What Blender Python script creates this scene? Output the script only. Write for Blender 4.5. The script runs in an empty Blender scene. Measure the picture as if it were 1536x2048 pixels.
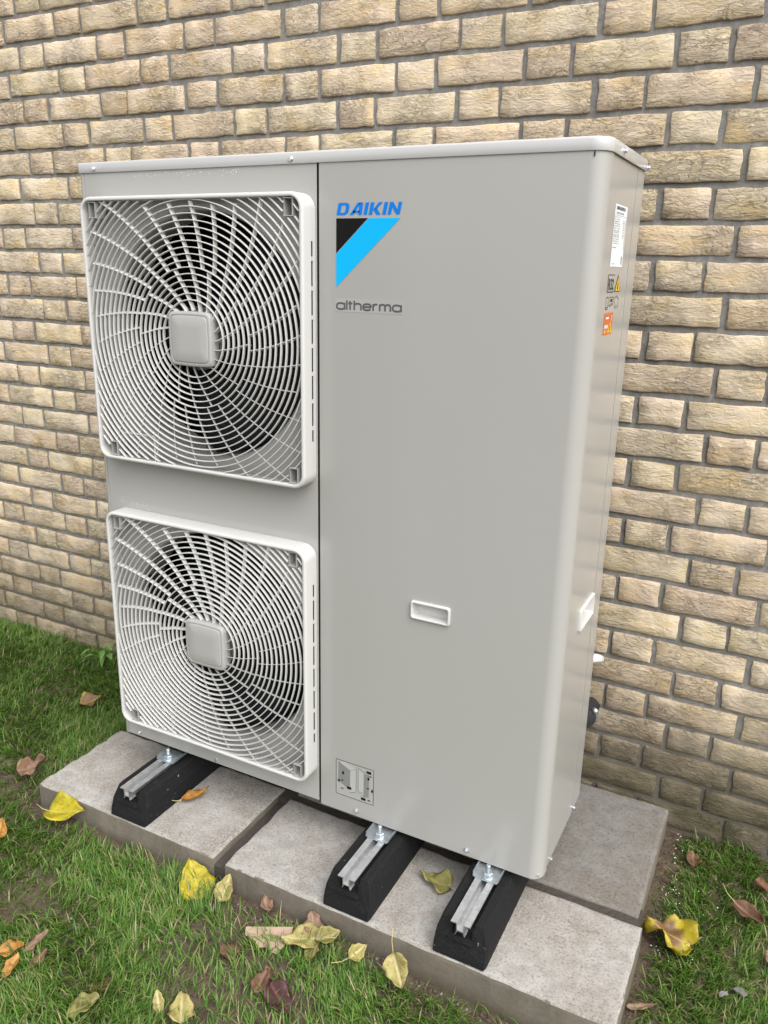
import bpy, bmesh, math, random
import numpy as np
from mathutils import Vector, Matrix

# ------------------------------------------------------------------ camera
R_ = math.radians
scn = bpy.context.scene
CAM = Vector((2.06615, -1.93274, 1.39643))
FPX = 1607.77                                  # focal length in photo pixels (1536 x 2048)
RW = ((0.88735068, 0.46067045, 0.01978628),    # right
      (0.15070421, -0.2491995, -0.95665451),   # down
      (-0.43577173, 0.85186991, -0.29055232))  # forward
camd = bpy.data.cameras.new('camera')
cam = bpy.data.objects.new('camera', camd)
scn.collection.objects.link(cam)
camd.sensor_fit = 'VERTICAL'
camd.sensor_height = 36.0
camd.sensor_width = 27.0
camd.lens = FPX / 2048 * 36.0
camd.clip_start = 0.05
camd.clip_end = 500
cam.matrix_world = Matrix(((RW[0][0], -RW[1][0], -RW[2][0], CAM.x),
                           (RW[0][1], -RW[1][1], -RW[2][1], CAM.y),
                           (RW[0][2], -RW[1][2], -RW[2][2], CAM.z),
                           (0, 0, 0, 1)))
scn.camera = cam

# ------------------------------------------------------------------ sky, sun, exposure
SUN_EL, SUN_AZ = R_(51), R_(121)               # azimuth clockwise from +Y: open side, behind and right of the camera
world = bpy.data.worlds.new('World')
scn.world = world
world.use_nodes = True
wn = world.node_tree
wn.nodes.clear()
wo = wn.nodes.new('ShaderNodeOutputWorld')
bg = wn.nodes.new('ShaderNodeBackground')
hs = wn.nodes.new('ShaderNodeHueSaturation')
sky = wn.nodes.new('ShaderNodeTexSky')
sky.sky_type = 'NISHITA'
sky.sun_disc = False
sky.sun_elevation = SUN_EL
sky.sun_rotation = SUN_AZ
sky.dust_density = 3.0
hs.inputs['Saturation'].default_value = 0.22   # even cloud cover
bg.inputs['Strength'].default_value = 0.115
wn.links.new(sky.outputs[0], hs.inputs['Color'])
wn.links.new(hs.outputs[0], bg.inputs['Color'])
wn.links.new(bg.outputs[0], wo.inputs['Surface'])
sund = bpy.data.lights.new('sun', 'SUN')
sun = bpy.data.objects.new('sun', sund)
scn.collection.objects.link(sun)
sund.energy = 1.3
sund.angle = R_(75)
sund.color = (1.0, 0.97, 0.93)
sdir = Vector((math.sin(SUN_AZ) * math.cos(SUN_EL), math.cos(SUN_AZ) * math.cos(SUN_EL), math.sin(SUN_EL)))
sun.rotation_euler = sdir.to_track_quat('Z', 'Y').to_euler()
sun.location = sdir * 30
scn.view_settings.view_transform = 'Standard'
scn.view_settings.look = 'None'
scn.view_settings.gamma = 1.0
scn.view_settings.use_curve_mapping = False
scn.view_settings.exposure = 1.27
scn.render.engine = 'CYCLES'
scn.cycles.max_bounces = 8

# ------------------------------------------------------------------ helpers
COL = scn.collection
rnd = random.Random(7)
NR = np.random.RandomState(11)


def tag(o, label=None, cat=None, group=None, kind=None):
    if label: o['label'] = label
    if cat: o['category'] = cat
    if group: o['group'] = group
    if kind: o['kind'] = kind
    return o


def empty(name, loc=(0, 0, 0), rz=0.0):
    o = bpy.data.objects.new(name, None)
    o.empty_display_size = 0.05
    o.location = loc
    o.rotation_euler = (0, 0, rz)
    COL.objects.link(o)
    return o


def link(name, me, mat=None, parent=None, loc=None, smooth=False):
    o = bpy.data.objects.new(name, me)
    COL.objects.link(o)
    if mat is not None:
        if isinstance(mat, (list, tuple)):
            if not me.materials:
                for m in mat: me.materials.append(m)
        elif not me.materials:
            me.materials.append(mat)
    if parent is not None: o.parent = parent
    if loc is not None: o.location = loc
    if smooth:
        me.polygons.foreach_set('use_smooth', [True] * len(me.polygons))
    return o


def mesh(vs, fs):
    me = bpy.data.meshes.new('m')
    me.from_pydata([tuple(v) for v in vs], [], fs)
    me.update()
    return me


def fix_normals(me):
    bm = bmesh.new()
    bm.from_mesh(me)
    bmesh.ops.recalc_face_normals(bm, faces=bm.faces)
    bm.to_mesh(me)
    bm.free()
    return me


class MB:
    """collects vertices and faces of one mesh"""
    def __init__(s): s.v = []; s.f = []

    def box(s, x0, x1, y0, y1, z0, z1):
        b = len(s.v)
        s.v += [(x0, y0, z0), (x1, y0, z0), (x1, y1, z0), (x0, y1, z0), (x0, y0, z1), (x1, y0, z1), (x1, y1, z1), (x0, y1, z1)]
        s.f += [tuple(b + i for i in q) for q in ((0, 3, 2, 1), (4, 5, 6, 7), (0, 1, 5, 4), (1, 2, 6, 5), (2, 3, 7, 6), (3, 0, 4, 7))]
        return s

    def quad(s, a, b, c, d):
        n = len(s.v); s.v += [a, b, c, d]; s.f.append((n, n + 1, n + 2, n + 3)); return s

    def poly(s, pts):
        n = len(s.v); s.v += list(pts); s.f.append(tuple(range(n, n + len(pts)))); return s

    def loops(s, rings, close=True, cap0=False, cap1=False):
        """skin consecutive rings of equal length"""
        b = len(s.v); n = len(rings[0])
        for r in rings: s.v += [tuple(p) for p in r]
        m = n if close else n - 1
        for i in range(len(rings) - 1):
            for j in range(m):
                k = (j + 1) % n
                s.f.append((b + i * n + j, b + i * n + k, b + (i + 1) * n + k, b + (i + 1) * n + j))
        if cap0: s.f.append(tuple(b + j for j in range(n))[::-1])
        if cap1: s.f.append(tuple(b + (len(rings) - 1) * n + j for j in range(n)))
        return s

    def tube(s, pts, r, n=10, cap=True):
        rings = []
        pts = [Vector(p) for p in pts]
        up = Vector((0.3, 0.2, 1)).normalized()
        for i, p in enumerate(pts):
            d = (pts[min(i + 1, len(pts) - 1)] - pts[max(i - 1, 0)]).normalized()
            a = d.cross(up).normalized(); b = d.cross(a).normalized()
            rr = r[i] if isinstance(r, (list, tuple)) else r
            rings.append([p + a * rr * math.cos(2 * math.pi * k / n) + b * rr * math.sin(2 * math.pi * k / n) for k in range(n)])
        return s.loops(rings, True, cap, cap)

    def mesh(s, fix=True):
        me = mesh(s.v, s.f)
        return fix_normals(me) if fix else me

    def build(s, name, mat, parent=None, smooth=False, fix=True, loc=None):
        return link(name, s.mesh(fix), mat, parent, loc, smooth)


def auto_smooth(o, ang=35):
    me = o.data
    bm = bmesh.new(); bm.from_mesh(me)
    lim = R_(ang)
    for f in bm.faces: f.smooth = True
    for e in bm.edges:
        if len(e.link_faces) != 2 or e.calc_face_angle(0) > lim: e.smooth = False
    bm.to_mesh(me); bm.free()
    return o


def bevel(o, w, seg=2, ang=40):
    m = o.modifiers.new('bevel', 'BEVEL')
    m.width = w; m.segments = seg; m.limit_method = 'ANGLE'; m.angle_limit = R_(ang)
    return o


# smooth value noise for numpy
def vnoise(x, y, seed=0):
    xi = np.floor(x).astype(int); yi = np.floor(y).astype(int)
    fx = x - xi; fy = y - yi
    fx = fx * fx * (3 - 2 * fx); fy = fy * fy * (3 - 2 * fy)

    def h(a, b):
        n = (a * 374761393 + b * 668265263 + seed * 974634271) & 0xffffffff
        n = ((n ^ (n >> 13)) * 1274126177) & 0xffffffff
        return ((n ^ (n >> 16)) & 0xffff) / 65535.0
    return (h(xi, yi) * (1 - fx) + h(xi + 1, yi) * fx) * (1 - fy) + (h(xi, yi + 1) * (1 - fx) + h(xi + 1, yi + 1) * fx) * fy


def fbm(x, y, seed=0, o=4):
    t = 0; a = .5
    for i in range(o):
        t = t + a * vnoise(x * 2 ** i, y * 2 ** i, seed + i); a *= .5
    return t / (1 - .5 ** o)


# ------------------------------------------------------------------ materials
class NT:
    def __init__(s, name):
        s.m = bpy.data.materials.new(name); s.m.use_nodes = True
        s.t = s.m.node_tree; s.t.nodes.clear()
        s.out = s.n('ShaderNodeOutputMaterial'); s.b = s.n('ShaderNodeBsdfPrincipled')
        s.l(s.b.outputs[0], s.out.inputs['Surface'])

    def n(s, k, **kw):
        x = s.t.nodes.new(k)
        for a, b in kw.items(): setattr(x, a, b)
        return x

    def l(s, a, b): s.t.links.new(a, b)

    def set(s, k, v):
        if hasattr(v, 'is_linked'): s.l(v, s.b.inputs[k])
        else: s.b.inputs[k].default_value = v

    def noise(s, scale, detail=4, rough=.55, dist=0., vec=None, w=None, typ=None):
        x = s.n('ShaderNodeTexNoise')
        if typ: x.noise_type = typ
        x.inputs['Scale'].default_value = scale; x.inputs['Detail'].default_value = detail
        x.inputs['Roughness'].default_value = rough; x.inputs['Distortion'].default_value = dist
        if w is not None:
            x.noise_dimensions = '4D'; s.l(w, x.inputs['W'])
        if vec is not None: s.l(vec, x.inputs['Vector'])
        return x.outputs[0]

    def ramp(s, fac, stops):
        r = s.n('ShaderNodeValToRGB'); e = r.color_ramp.elements
        while len(e) < len(stops): e.new(.5)
        for i, (p, c) in enumerate(stops):
            e[i].position = p
            e[i].color = (c, c, c, 1) if isinstance(c, (int, float)) else (*c, 1)
        s.l(fac, r.inputs[0])
        return r.outputs[0]

    def mix(s, fac, a, b, mode='MIX'):
        x = s.n('ShaderNodeMix', data_type='RGBA', blend_type=mode)
        for i, v in ((0, fac), (6, a), (7, b)):
            if hasattr(v, 'is_linked'): s.l(v, x.inputs[i])
            elif isinstance(v, (int, float)): x.inputs[i].default_value = v
            else: x.inputs[i].default_value = (*v, 1)
        return x.outputs[2]

    def math(s, op, a, b=0., c=None, clamp=False):
        x = s.n('ShaderNodeMath', operation=op, use_clamp=clamp)
        for i, v in ((0, a), (1, b), (2, c)):
            if v is None: continue
            if hasattr(v, 'is_linked'): s.l(v, x.inputs[i])
            else: x.inputs[i].default_value = v
        return x.outputs[0]

    def pos(s): return s.n('ShaderNodeNewGeometry').outputs['Position']

    def obj(s): return s.n('ShaderNodeTexCoord').outputs['Object']

    def sep(s, v):
        x = s.n('ShaderNodeSeparateXYZ'); s.l(v, x.inputs[0]); return x.outputs

    def scale(s, v, sc):
        x = s.n('ShaderNodeMapping'); x.inputs['Scale'].default_value = sc; s.l(v, x.inputs['Vector']); return x.outputs[0]

    def rand(s): return s.n('ShaderNodeObjectInfo').outputs['Random']

    def island(s): return s.n('ShaderNodeNewGeometry').outputs['Random Per Island']

    def bump(s, h, strength=.5, dist=.005, normal=None):
        x = s.n('ShaderNodeBump'); x.inputs['Strength'].default_value = strength; x.inputs['Distance'].default_value = dist
        s.l(h, x.inputs['Height'])
        if normal is not None: s.l(normal, x.inputs['Normal'])
        s.l(x.outputs[0], s.b.inputs['Normal'])
        return x.outputs[0]


def plain(name, col, rough=.5, metal=0., spec=.5, bump=None):
    k = NT(name)
    k.set('Base Color', (*col, 1)); k.set('Roughness', rough); k.set('Metallic', metal)
    k.b.inputs['Specular IOR Level'].default_value = spec
    if bump: k.bump(k.noise(bump[0], 3, vec=k.obj()), bump[1], bump[2])
    return k.m


def m_brick():
    k = NT('buff_brick')
    p = k.pos()
    w = k.math('MULTIPLY', k.math('ADD', k.rand(), k.island()), 37.)
    tone = k.math('FRACT', k.math('MULTIPLY', k.math('ADD', k.rand(), k.island()), 7.31))
    big = k.noise(11, 3, .5, .6, k.scale(p, (1, 1, 1.7)), w)
    fold = k.noise(62, 8, .68, 1.6, k.scale(p, (.62, 1, 1.5)), w)
    crease = k.noise(30, 6, .6, 1.6, k.scale(p, (.7, 1, 1.8)), w, 'RIDGED_MULTIFRACTAL')
    pit = k.noise(170, 4, .6, .2, p, w)
    ln = k.math('ABSOLUTE', k.math('SUBTRACT', k.noise(19, 5, .58, 1.4, k.scale(p, (.8, 1, 1.5)), k.math('ADD', w, 3.3)), .5))
    area = k.noise(9, 2, .5, 0, p, k.math('ADD', w, 8.1))
    cut = k.math('MULTIPLY', k.ramp(ln, [(.0, 1.), (.014, 0.)]), k.ramp(area, [(.46, 0.), (.60, 1.)]))
    c = k.ramp(big, [(.30, (.62, .50, .385)), (.44, (.68, .57, .435)), (.56, (.67, .55, .38)), (.70, (.67, .51, .305))])
    tint = k.ramp(tone, [(0, (.97, .92, .91)), (.25, (1.06, 1.06, 1.05)), (.5, (1.03, 1.04, .97)), (.75, (1.03, .98, .94)), (1, (.95, .92, .90))])
    c = k.mix(1.0, c, tint, 'MULTIPLY')
    c = k.mix(k.ramp(fold, [(.27, .70), (.385, 0.)]), c, (.16, .11, .07))  # crease shade put into the colour, along with dirt in the folds
    c = k.mix(k.ramp(fold, [(.51, 0.), (.70, .70)]), c, (.78, .69, .56))  # highlights on the raised folds painted into the colour
    c = k.mix(k.ramp(pit, [(.27, .8), (.35, 0.)]), c, (.13, .09, .06))
    c = k.mix(k.math('MULTIPLY', cut, .42), c, (.18, .13, .09))  # shade of the deep crease lines painted in as dark colour
    # damp, dirt and algae along the foot of the wall
    z = k.sep(p)[2]
    dn = k.noise(7, 5, .6, .4, p)
    h = k.math('ADD', z, k.math('MULTIPLY', k.math('SUBTRACT', dn, .5), .42))
    xs = k.ramp(k.sep(p)[0], [(.1, .5), (.9, 1.)])
    c = k.mix(k.math('MULTIPLY', k.ramp(h, [(.14, .9), (.46, 0.)]), xs), c, (.165, .135, .095))
    alg = k.noise(10, 4, .6, .3, k.scale(p, (1, 1, 2.4)))
    ah = k.math('ADD', z, k.math('MULTIPLY', k.math('SUBTRACT', alg, .5), .6))
    c = k.mix(k.math('MULTIPLY', xs, k.math('MULTIPLY', k.ramp(ah, [(.08, .9), (.30, 0.)]), k.ramp(alg, [(.4, .2), (.6, 1.)]))), c, (.085, .085, .04))
    k.set('Base Color', c); k.set('Roughness', .93); k.b.inputs['Specular IOR Level'].default_value = .25
    amp = k.ramp(area, [(.36, .35), (.60, 1.25)])
    hh = k.math('MULTIPLY', k.math('ADD', k.math('MULTIPLY', crease, .35), fold), amp)
    k.bump(k.math('SUBTRACT', k.math('ADD', hh, k.math('MULTIPLY', pit, .12)), k.math('MULTIPLY', cut, .28)), 1.0, .0145)
    return k.m


def m_mortar():
    k = NT('grey_mortar')
    p = k.pos()
    a = k.noise(60, 5, .6, 0, p); b = k.noise(6, 3, .5, 0, p)
    c = k.ramp(a, [(.3, (.17, .167, .158)), (.55, (.235, .229, .217)), (.75, (.33, .32, .30))])
    c = k.mix(k.ramp(b, [(.4, 0.), (.7, .35)]), c, (.20, .175, .14))
    z = k.sep(p)[2]
    h = k.math('ADD', z, k.math('MULTIPLY', k.math('SUBTRACT', k.noise(7, 5, .6, .4, p), .5), .42))
    c = k.mix(k.ramp(h, [(.10, .8), (.40, 0.)]), c, (.12, .105, .075))
    k.set('Base Color', c); k.set('Roughness', .95); k.b.inputs['Specular IOR Level'].default_value = .2
    k.bump(k.noise(150, 5, .7, 0, p), .7, .004)
    return k.m


def m_slab(name, dark, brown):
    k = NT(name)
    p = k.pos()
    big = k.noise(5.5, 4, .6, .5, p); sp = k.noise(190, 3, .7, 0, p); mid = k.noise(26, 5, .65, .3, p)
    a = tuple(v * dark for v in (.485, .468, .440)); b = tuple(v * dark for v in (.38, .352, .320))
    c = k.mix(k.ramp(mid, [(.35, 1.), (.6, 0.)]), a, b)
    c = k.mix(k.math('MULTIPLY', k.ramp(big, [(.46, 0.), (.66, 1.)]), k.ramp(sp, [(.36, 1.), (.60, .25)])), c, brown)
    c = k.mix(k.ramp(sp, [(.34, .75), (.47, 0.)]), c, tuple(v * .42 for v in a))
    c = k.mix(k.ramp(sp, [(.62, 0.), (.74, .5)]), c, tuple(min(1, v * 1.35) for v in a))
    k.set('Base Color', c); k.set('Roughness', .88); k.b.inputs['Specular IOR Level'].default_value = .3
    k.bump(k.math('ADD', sp, k.math('MULTIPLY', mid, 1.4)), .55, .0022)
    return k.m


def m_slabside():
    k = NT('muddy_slab_edge')
    p = k.pos()
    z = k.sep(p)[2]
    c = k.ramp(k.noise(9, 4, .6, .3, k.scale(p, (1, 1, .5))), [(.35, (.135, .116, .090)), (.65, (.195, .170, .136))])
    c = k.mix(k.ramp(k.noise(120, 3, .6, 0, p), [(.3, .4), (.5, 0.)]), c, (.10, .085, .062))
    c = k.mix(k.ramp(k.math('ADD', z, k.math('MULTIPLY', k.noise(20, 4, .6, 0, p), .05)), [(.02, .8), (.055, 0.)]), c, (.095, .075, .05))
    k.set('Base Color', c); k.set('Roughness', .8)
    k.bump(k.noise(70, 5, .6, 0, p), .4, .003)
    return k.m


def m_soil():
    k = NT('soil')
    p = k.pos()
    a = k.noise(34, 6, .65, .2, p); b = k.noise(6, 4, .6, .3, p); d = k.noise(160, 4, .6, 0, p)
    c = k.ramp(a, [(.3, (.055, .040, .027)), (.55, (.115, .087, .060)), (.8, (.175, .140, .100))])
    c = k.mix(k.ramp(b, [(.48, 0.), (.66, .6)]), c, (.055, .075, .022))
    c = k.mix(k.ramp(d, [(.66, 0.), (.74, .7)]), c, (.24, .20, .15))
    k.set('Base Color', c); k.set('Roughness', .92); k.b.inputs['Specular IOR Level'].default_value = .3
    k.bump(k.math('ADD', a, k.math('MULTIPLY', d, .5)), .9, .012)
    return k.m


def m_grass():
    k = NT('grass_blade')
    r = k.island()
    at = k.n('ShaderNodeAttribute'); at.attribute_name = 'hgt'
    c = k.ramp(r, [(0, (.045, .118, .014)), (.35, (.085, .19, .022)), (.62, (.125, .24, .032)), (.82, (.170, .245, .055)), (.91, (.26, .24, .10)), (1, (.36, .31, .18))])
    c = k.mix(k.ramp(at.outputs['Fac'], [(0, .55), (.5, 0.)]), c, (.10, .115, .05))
    k.set('Base Color', c); k.set('Roughness', .5); k.b.inputs['Specular IOR Level'].default_value = .35
    tr = k.n('ShaderNodeBsdfTranslucent'); k.l(c, tr.inputs[0])
    ms = k.n('ShaderNodeMixShader'); ms.inputs[0].default_value = .25
    k.l(k.b.outputs[0], ms.inputs[1]); k.l(tr.outputs[0], ms.inputs[2]); k.l(ms.outputs[0], k.out.inputs['Surface'])
    return k.m


def m_leaf(name, c0, c1, spot, amt=.5, vein=(.6, .55, .25), core=None):
    k = NT(name)
    o = k.obj(); w = k.math('MULTIPLY', k.rand(), 40.)
    a = k.noise(28, 4, .6, .4, o, w); b = k.noise(120, 3, .6, 0, o, w)
    c = k.mix(k.ramp(a, [(.38, 0.), (.62, 1.)]), c0, c1)
    c = k.mix(k.math('MULTIPLY', k.ramp(k.noise(65, 6, .7, .5, o, k.math('ADD', w, 9.)), [(.48, 0.), (.60, 1.)]), amt), c, spot)
    c = k.mix(k.ramp(b, [(.28, .6), (.40, 0.)]), c, spot)
    if core:
        ln = k.n('ShaderNodeVectorMath', operation='LENGTH'); k.l(o, ln.inputs[0])
        c = k.mix(k.ramp(k.math('ADD', ln.outputs['Value'], k.math('MULTIPLY', a, .035)), [(.046, .95), (.058, 0.)]), c, core)
    s = k.sep(o)
    mid = k.ramp(k.math('ABSOLUTE', s[1]), [(.0006, .8), (.0020, 0.)])
    lat = k.math('FRACT', k.math('MULTIPLY', k.math('SUBTRACT', s[0], k.math('ABSOLUTE', s[1])), 75.))
    lv = k.math('MULTIPLY', k.ramp(lat, [(.0, .45), (.12, 0.)]), 1.)
    c = k.mix(k.math('MAXIMUM', mid, lv), c, vein)
    k.set('Base Color', c); k.set('Roughness', .5)
    k.bump(k.math('ADD', k.math('MULTIPLY', lv, -1.), a), .5, .0015)
    tr = k.n('ShaderNodeBsdfTranslucent'); k.l(c, tr.inputs[0])
    ms = k.n('ShaderNodeMixShader'); ms.inputs[0].default_value = .25
    k.l(k.b.outputs[0], ms.inputs[1]); k.l(tr.outputs[0], ms.inputs[2]); k.l(ms.outputs[0], k.out.inputs['Surface'])
    return k.m


def m_paint():
    k = NT('grey_beige_panel_paint')
    o = k.pos()
    dust = k.math('MULTIPLY', k.noise(2.2, 5, .6, .2, k.scale(o, (1, 1, .35))), .10)
    k.set('Base Color', k.mix(dust, (.352, .347, .330), (.40, .39, .365)))
    k.set('Roughness', .20)
    k.b.inputs['Specular IOR Level'].default_value = .5
    k.bump(k.math('ADD', k.math('MULTIPLY', k.noise(420, 2, .5, 0, o), .03), k.noise(2.6, 2, .4, 0, o)), .10, .018)
    return k.m


def m_rubber():
    k = NT('black_recycled_rubber')
    o = k.obj(); p = k.pos()
    sp = k.noise(260, 3, .7, 0, p)
    c = k.ramp(sp, [(.35, (.006, .006, .007)), (.6, (.011, .011, .012)), (.76, (.03, .03, .03))])
    c = k.mix(k.math('MULTIPLY', k.ramp(k.noise(95, 2, .5, 0, p), [(.70, 0.), (.745, 1.)]), k.ramp(k.noise(9, 2, .5, 0, p), [(.50, 0.), (.62, 1.)])), c, (.22, .21, .20))
    c = k.mix(k.ramp(k.noise(14, 5, .65, .4, k.scale(p, (1, .4, 1))), [(.58, 0.), (.80, .12)]), c, (.07, .066, .06))
    k.set('Base Color', c); k.set('Roughness', .82); k.b.inputs['Specular IOR Level'].default_value = .25
    k.bump(k.noise(330, 3, .7, 0, p), .6, .002)
    return k.m


def m_galv(name, c0, c1, rough=.38):
    k = NT(name)
    p = k.pos()
    v = k.n('ShaderNodeTexVoronoi'); v.inputs['Scale'].default_value = 120; k.l(p, v.inputs['Vector'])
    c = k.mix(k.sep(v.outputs['Color'])[0], c0, c1)
    k.set('Base Color', c); k.set('Metallic', .85); k.set('Roughness', k.ramp(k.noise(60, 3, .6, 0, p), [(.3, rough - .08), (.7, rough + .12)]))
    return k.m


M = dict(
    brick=m_brick(), mortar=m_mortar(),
    slab_pale=m_slab('pale_concrete', .80, (.20, .165, .13)), slab_pale2=m_slab('pinkish_concrete', .75, (.21, .175, .14)),
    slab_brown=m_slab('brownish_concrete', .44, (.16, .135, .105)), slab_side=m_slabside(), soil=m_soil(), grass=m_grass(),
    paint=m_paint(), lid=plain('lid_paint_sky_sheen', (.47, .47, .465), .22), plastic=plain('ivory_grille_plastic', (.53, .526, .508), .42, bump=(300, .06, .001)),  # lid colour lightened to carry the sky reflected in its front edge
    plate=plain('warm_grey_plastic', (.355, .352, .336), .45),
    dark=plain('dark_fan_interior', (.008, .008, .009), .85, spec=.2), fan=plain('dark_grey_fan_plastic', (.007, .007, .009), .7, spec=.2),
    coil=plain('dark_coil_fins', (.010, .010, .012), .6), gap_black=plain('gap_shade_black', (.01, .01, .01), .7),  # the last black paints the shade inside gaps, slots and the pipe mouth
    joint=plain('dark_joint_mortar', (.055, .046, .039), .9, bump=(90, .9, .006)), rubber=m_rubber(), galv=m_galv('galvanised_steel', (.60, .61, .62), (.74, .75, .76)),
    zinc=m_galv('blue_zinc_plate', (.42, .47, .50), (.52, .57, .60), .40), screw=m_galv('bright_screw', (.62, .64, .68), (.74, .76, .80), .22),
    blue=plain('logo_blue', (.0, .17, .62), .5, spec=.2), cyan=plain('logo_cyan', (.0, .40, .78), .5, spec=.2), black=plain('print_black', (.003, .003, .003), .5, spec=.2),
    grey_print=plain('print_grey', (.075, .075, .085), .45), white=plain('label_white', (.72, .76, .80), .4),
    film=plain('clear_label_film', (.357, .352, .334), .2), orange=plain('label_orange', (.55, .13, .03), .4), yellow=plain('label_yellow', (.65, .42, .02), .4),
    lgrey=plain('print_light_grey', (.40, .40, .385), .4), mgrey=plain('print_mid_grey', (.20, .20, .195), .4),
    white_pipe=plain('white_plastic', (.75, .75, .73), .35), black_foam=plain('black_pipe_insulation', (.02, .02, .025), .55, bump=(60, .3, .004)),
    card=plain('torn_cardboard', (.38, .27, .195), .85, bump=(60, .3, .002)),
    stone=plain('grey_stone', (.22, .20, .18), .85, bump=(70, .6, .006)), clod=plain('brown_clod', (.085, .055, .045), .9, bump=(60, .9, .008)),
    pale_stone=plain('pale_stone', (.34, .32, .29), .8, bump=(70, .5, .005)), bead=plain('white_foam_bead', (.82, .82, .80), .6),
    clear=plain('clear_plastic_shard', (.20, .20, .205), .12), stem=plain('leaf_stem', (.42, .36, .16), .6), weed=plain('weed_green', (.10, .20, .04), .5),
    water=plain('water_drop', (.75, .76, .76), .05),
    l_yellow=m_leaf('leaf_yellow', (.54, .43, .012), (.40, .37, .02), (.24, .17, .02), .6, (.52, .47, .08)),
    l_pale=m_leaf('leaf_pale_yellow', (.46, .39, .15), (.36, .32, .10), (.20, .13, .05), .6, (.60, .55, .30)),
    l_olive=m_leaf('leaf_olive', (.33, .29, .09), (.24, .24, .07), (.14, .08, .03), .6, (.42, .38, .18)),
    l_brown=m_leaf('leaf_brown', (.20, .10, .052), (.145, .075, .042), (.075, .04, .025), .6, (.26, .15, .09)),
    l_dry=m_leaf('leaf_dry', (.30, .185, .115), (.22, .13, .085), (.10, .055, .035), .5, (.36, .25, .17)),
    l_red=m_leaf('leaf_dark_red', (.085, .028, .026), (.06, .022, .022), (.03, .012, .012), .5, (.17, .08, .07)),
    l_orange=m_leaf('leaf_orange', (.46, .22, .035), (.38, .17, .03), (.15, .06, .02), .6, (.52, .32, .10)),
    l_ybrown=m_leaf('leaf_yellow_rotting', (.56, .46, .012), (.46, .38, .03), (.24, .12, .05), .5, (.50, .36, .12), (.185, .095, .055)),
)

# ------------------------------------------------------------------ setting: ground
SLAB_Z = 0.078
FOOT = [(.425, 1.035, -.735, -.02), (1.03, 1.955, -.74, -.015)]


def gz(x, y):
    h = .030 * (fbm(x * 2.3 + 5, y * 2.3 + 9, 3, 3) - .5) + .022 * (fbm(x * 11, y * 11, 8, 3) - .5)
    near = np.clip((np.abs(y) - .0) / .25, 0, 1)
    return h * (.55 + .45 * near)


def axis(lo, hi, a, b, step):
    mid = list(np.arange(a, b + 1e-6, step))
    out_lo = [a - (a - lo) * (i / 7) ** 2.2 for i in range(7, 0, -1)]
    out_hi = [b + (hi - b) * (i / 7) ** 2.2 for i in range(1, 8)]
    return np.array(out_lo + mid + out_hi)


gx = axis(-90, 90, -1.6, 3.0, .016); gy = axis(-120, 60, -2.1, .12, .016)
GX, GY = np.meshgrid(gx, gy)
GZ = gz(GX, GY)
GZ[(GX < -2.2) | (GX > 3.6) | (GY < -2.6) | (GY > .3)] = -.004
nxg, nyg = len(gx), len(gy)
idx = np.arange(nxg * nyg).reshape(nyg, nxg)
qf = np.stack([idx[:-1, :-1], idx[:-1, 1:], idx[1:, 1:], idx[1:, :-1]], -1).reshape(-1, 4)
gm = bpy.data.meshes.new('ground')
gm.vertices.add(nxg * nyg); gm.vertices.foreach_set('co', np.stack([GX, GY, GZ], -1).reshape(-1).astype(np.float32))
gm.loops.add(qf.size); gm.loops.foreach_set('vertex_index', qf.reshape(-1).astype(np.int32))
gm.polygons.add(len(qf)); gm.polygons.foreach_set('loop_start', (np.arange(len(qf)) * 4).astype(np.int32))
gm.update(calc_edges=True); gm.validate()
tag(link('ground', gm, M['soil'], smooth=True), kind='structure')

# ------------------------------------------------------------------ setting: brick wall (Flemish bond)
PER, CRS, ZR = .325, .07497, 2.14                # bond period, course height, height of course 0
wall = empty('brick_wall', (0, 0, 0))
tag(wall, 'buff yellow brick wall in Flemish bond with grey mortar behind the unit', 'wall')
mb = MB().box(-2.2, 4.2, .0060, .22, -.25, 3.1)
mb.build('mortar', M['mortar'], wall)


def brick_geo(L, H, seed):
    r = random.Random(seed)
    nx = 10 if L > .15 else 6
    nz = 5
    vs, fs = [], []
    px, pz_ = r.uniform(0, 50), r.uniform(0, 50)
    e = .0024
    us = [-L / 2] + [-L / 2 + e + (L - 2 * e) * i / (nx - 2) for i in range(nx - 1)] + [L / 2]
    ws = [-H / 2] + [-H / 2 + e + (H - 2 * e) * i / (nz - 2) for i in range(nz - 1)] + [H / 2]
    jx = [[r.uniform(-.0022, .0014) for _ in range(nz + 1)] for _ in range(2)]
    jz = [[r.uniform(-.0024, .0014) for _ in range(nx + 1)] for _ in range(2)]
    for j in range(nz + 1):
        for i in range(nx + 1):
            x, z = us[i], ws[j]
            if i <= 1: x -= jx[0][j]
            if i >= nx - 1: x += jx[1][j]
            if j <= 1: z -= jz[0][i]
            if j >= nz - 1: z += jz[1][i]
            edge = i in (0, nx) or j in (0, nz)
            f = float(fbm(np.array(x * 24 + px), np.array(z * 46 + pz_), seed, 3)) - .5
            y = -.0075 * f + (.0022 if edge else 0)
            if i in (0, nx) and j in (0, nz): x *= .988; z *= .96; y += .001
            vs.append((x, y, z))
    n = nx + 1
    for j in range(nz):
        for i in range(nx):
            fs.append((j * n + i, j * n + i + 1, (j + 1) * n + i + 1, (j + 1) * n + i))
    loop = [i for i in range(n)] + [j * n + nx for j in range(1, nz + 1)] + [nz * n + i for i in range(nx - 1, -1, -1)] + [j * n for j in range(nz - 1, 0, -1)]
    b = len(vs)
    for k in loop: vs.append((vs[k][0], .03, vs[k][2]))
    m = len(loop)
    for k in range(m):
        k2 = (k + 1) % m
        fs.append((loop[k2], loop[k], b + k, b + k2))
    return vs, fs


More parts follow.
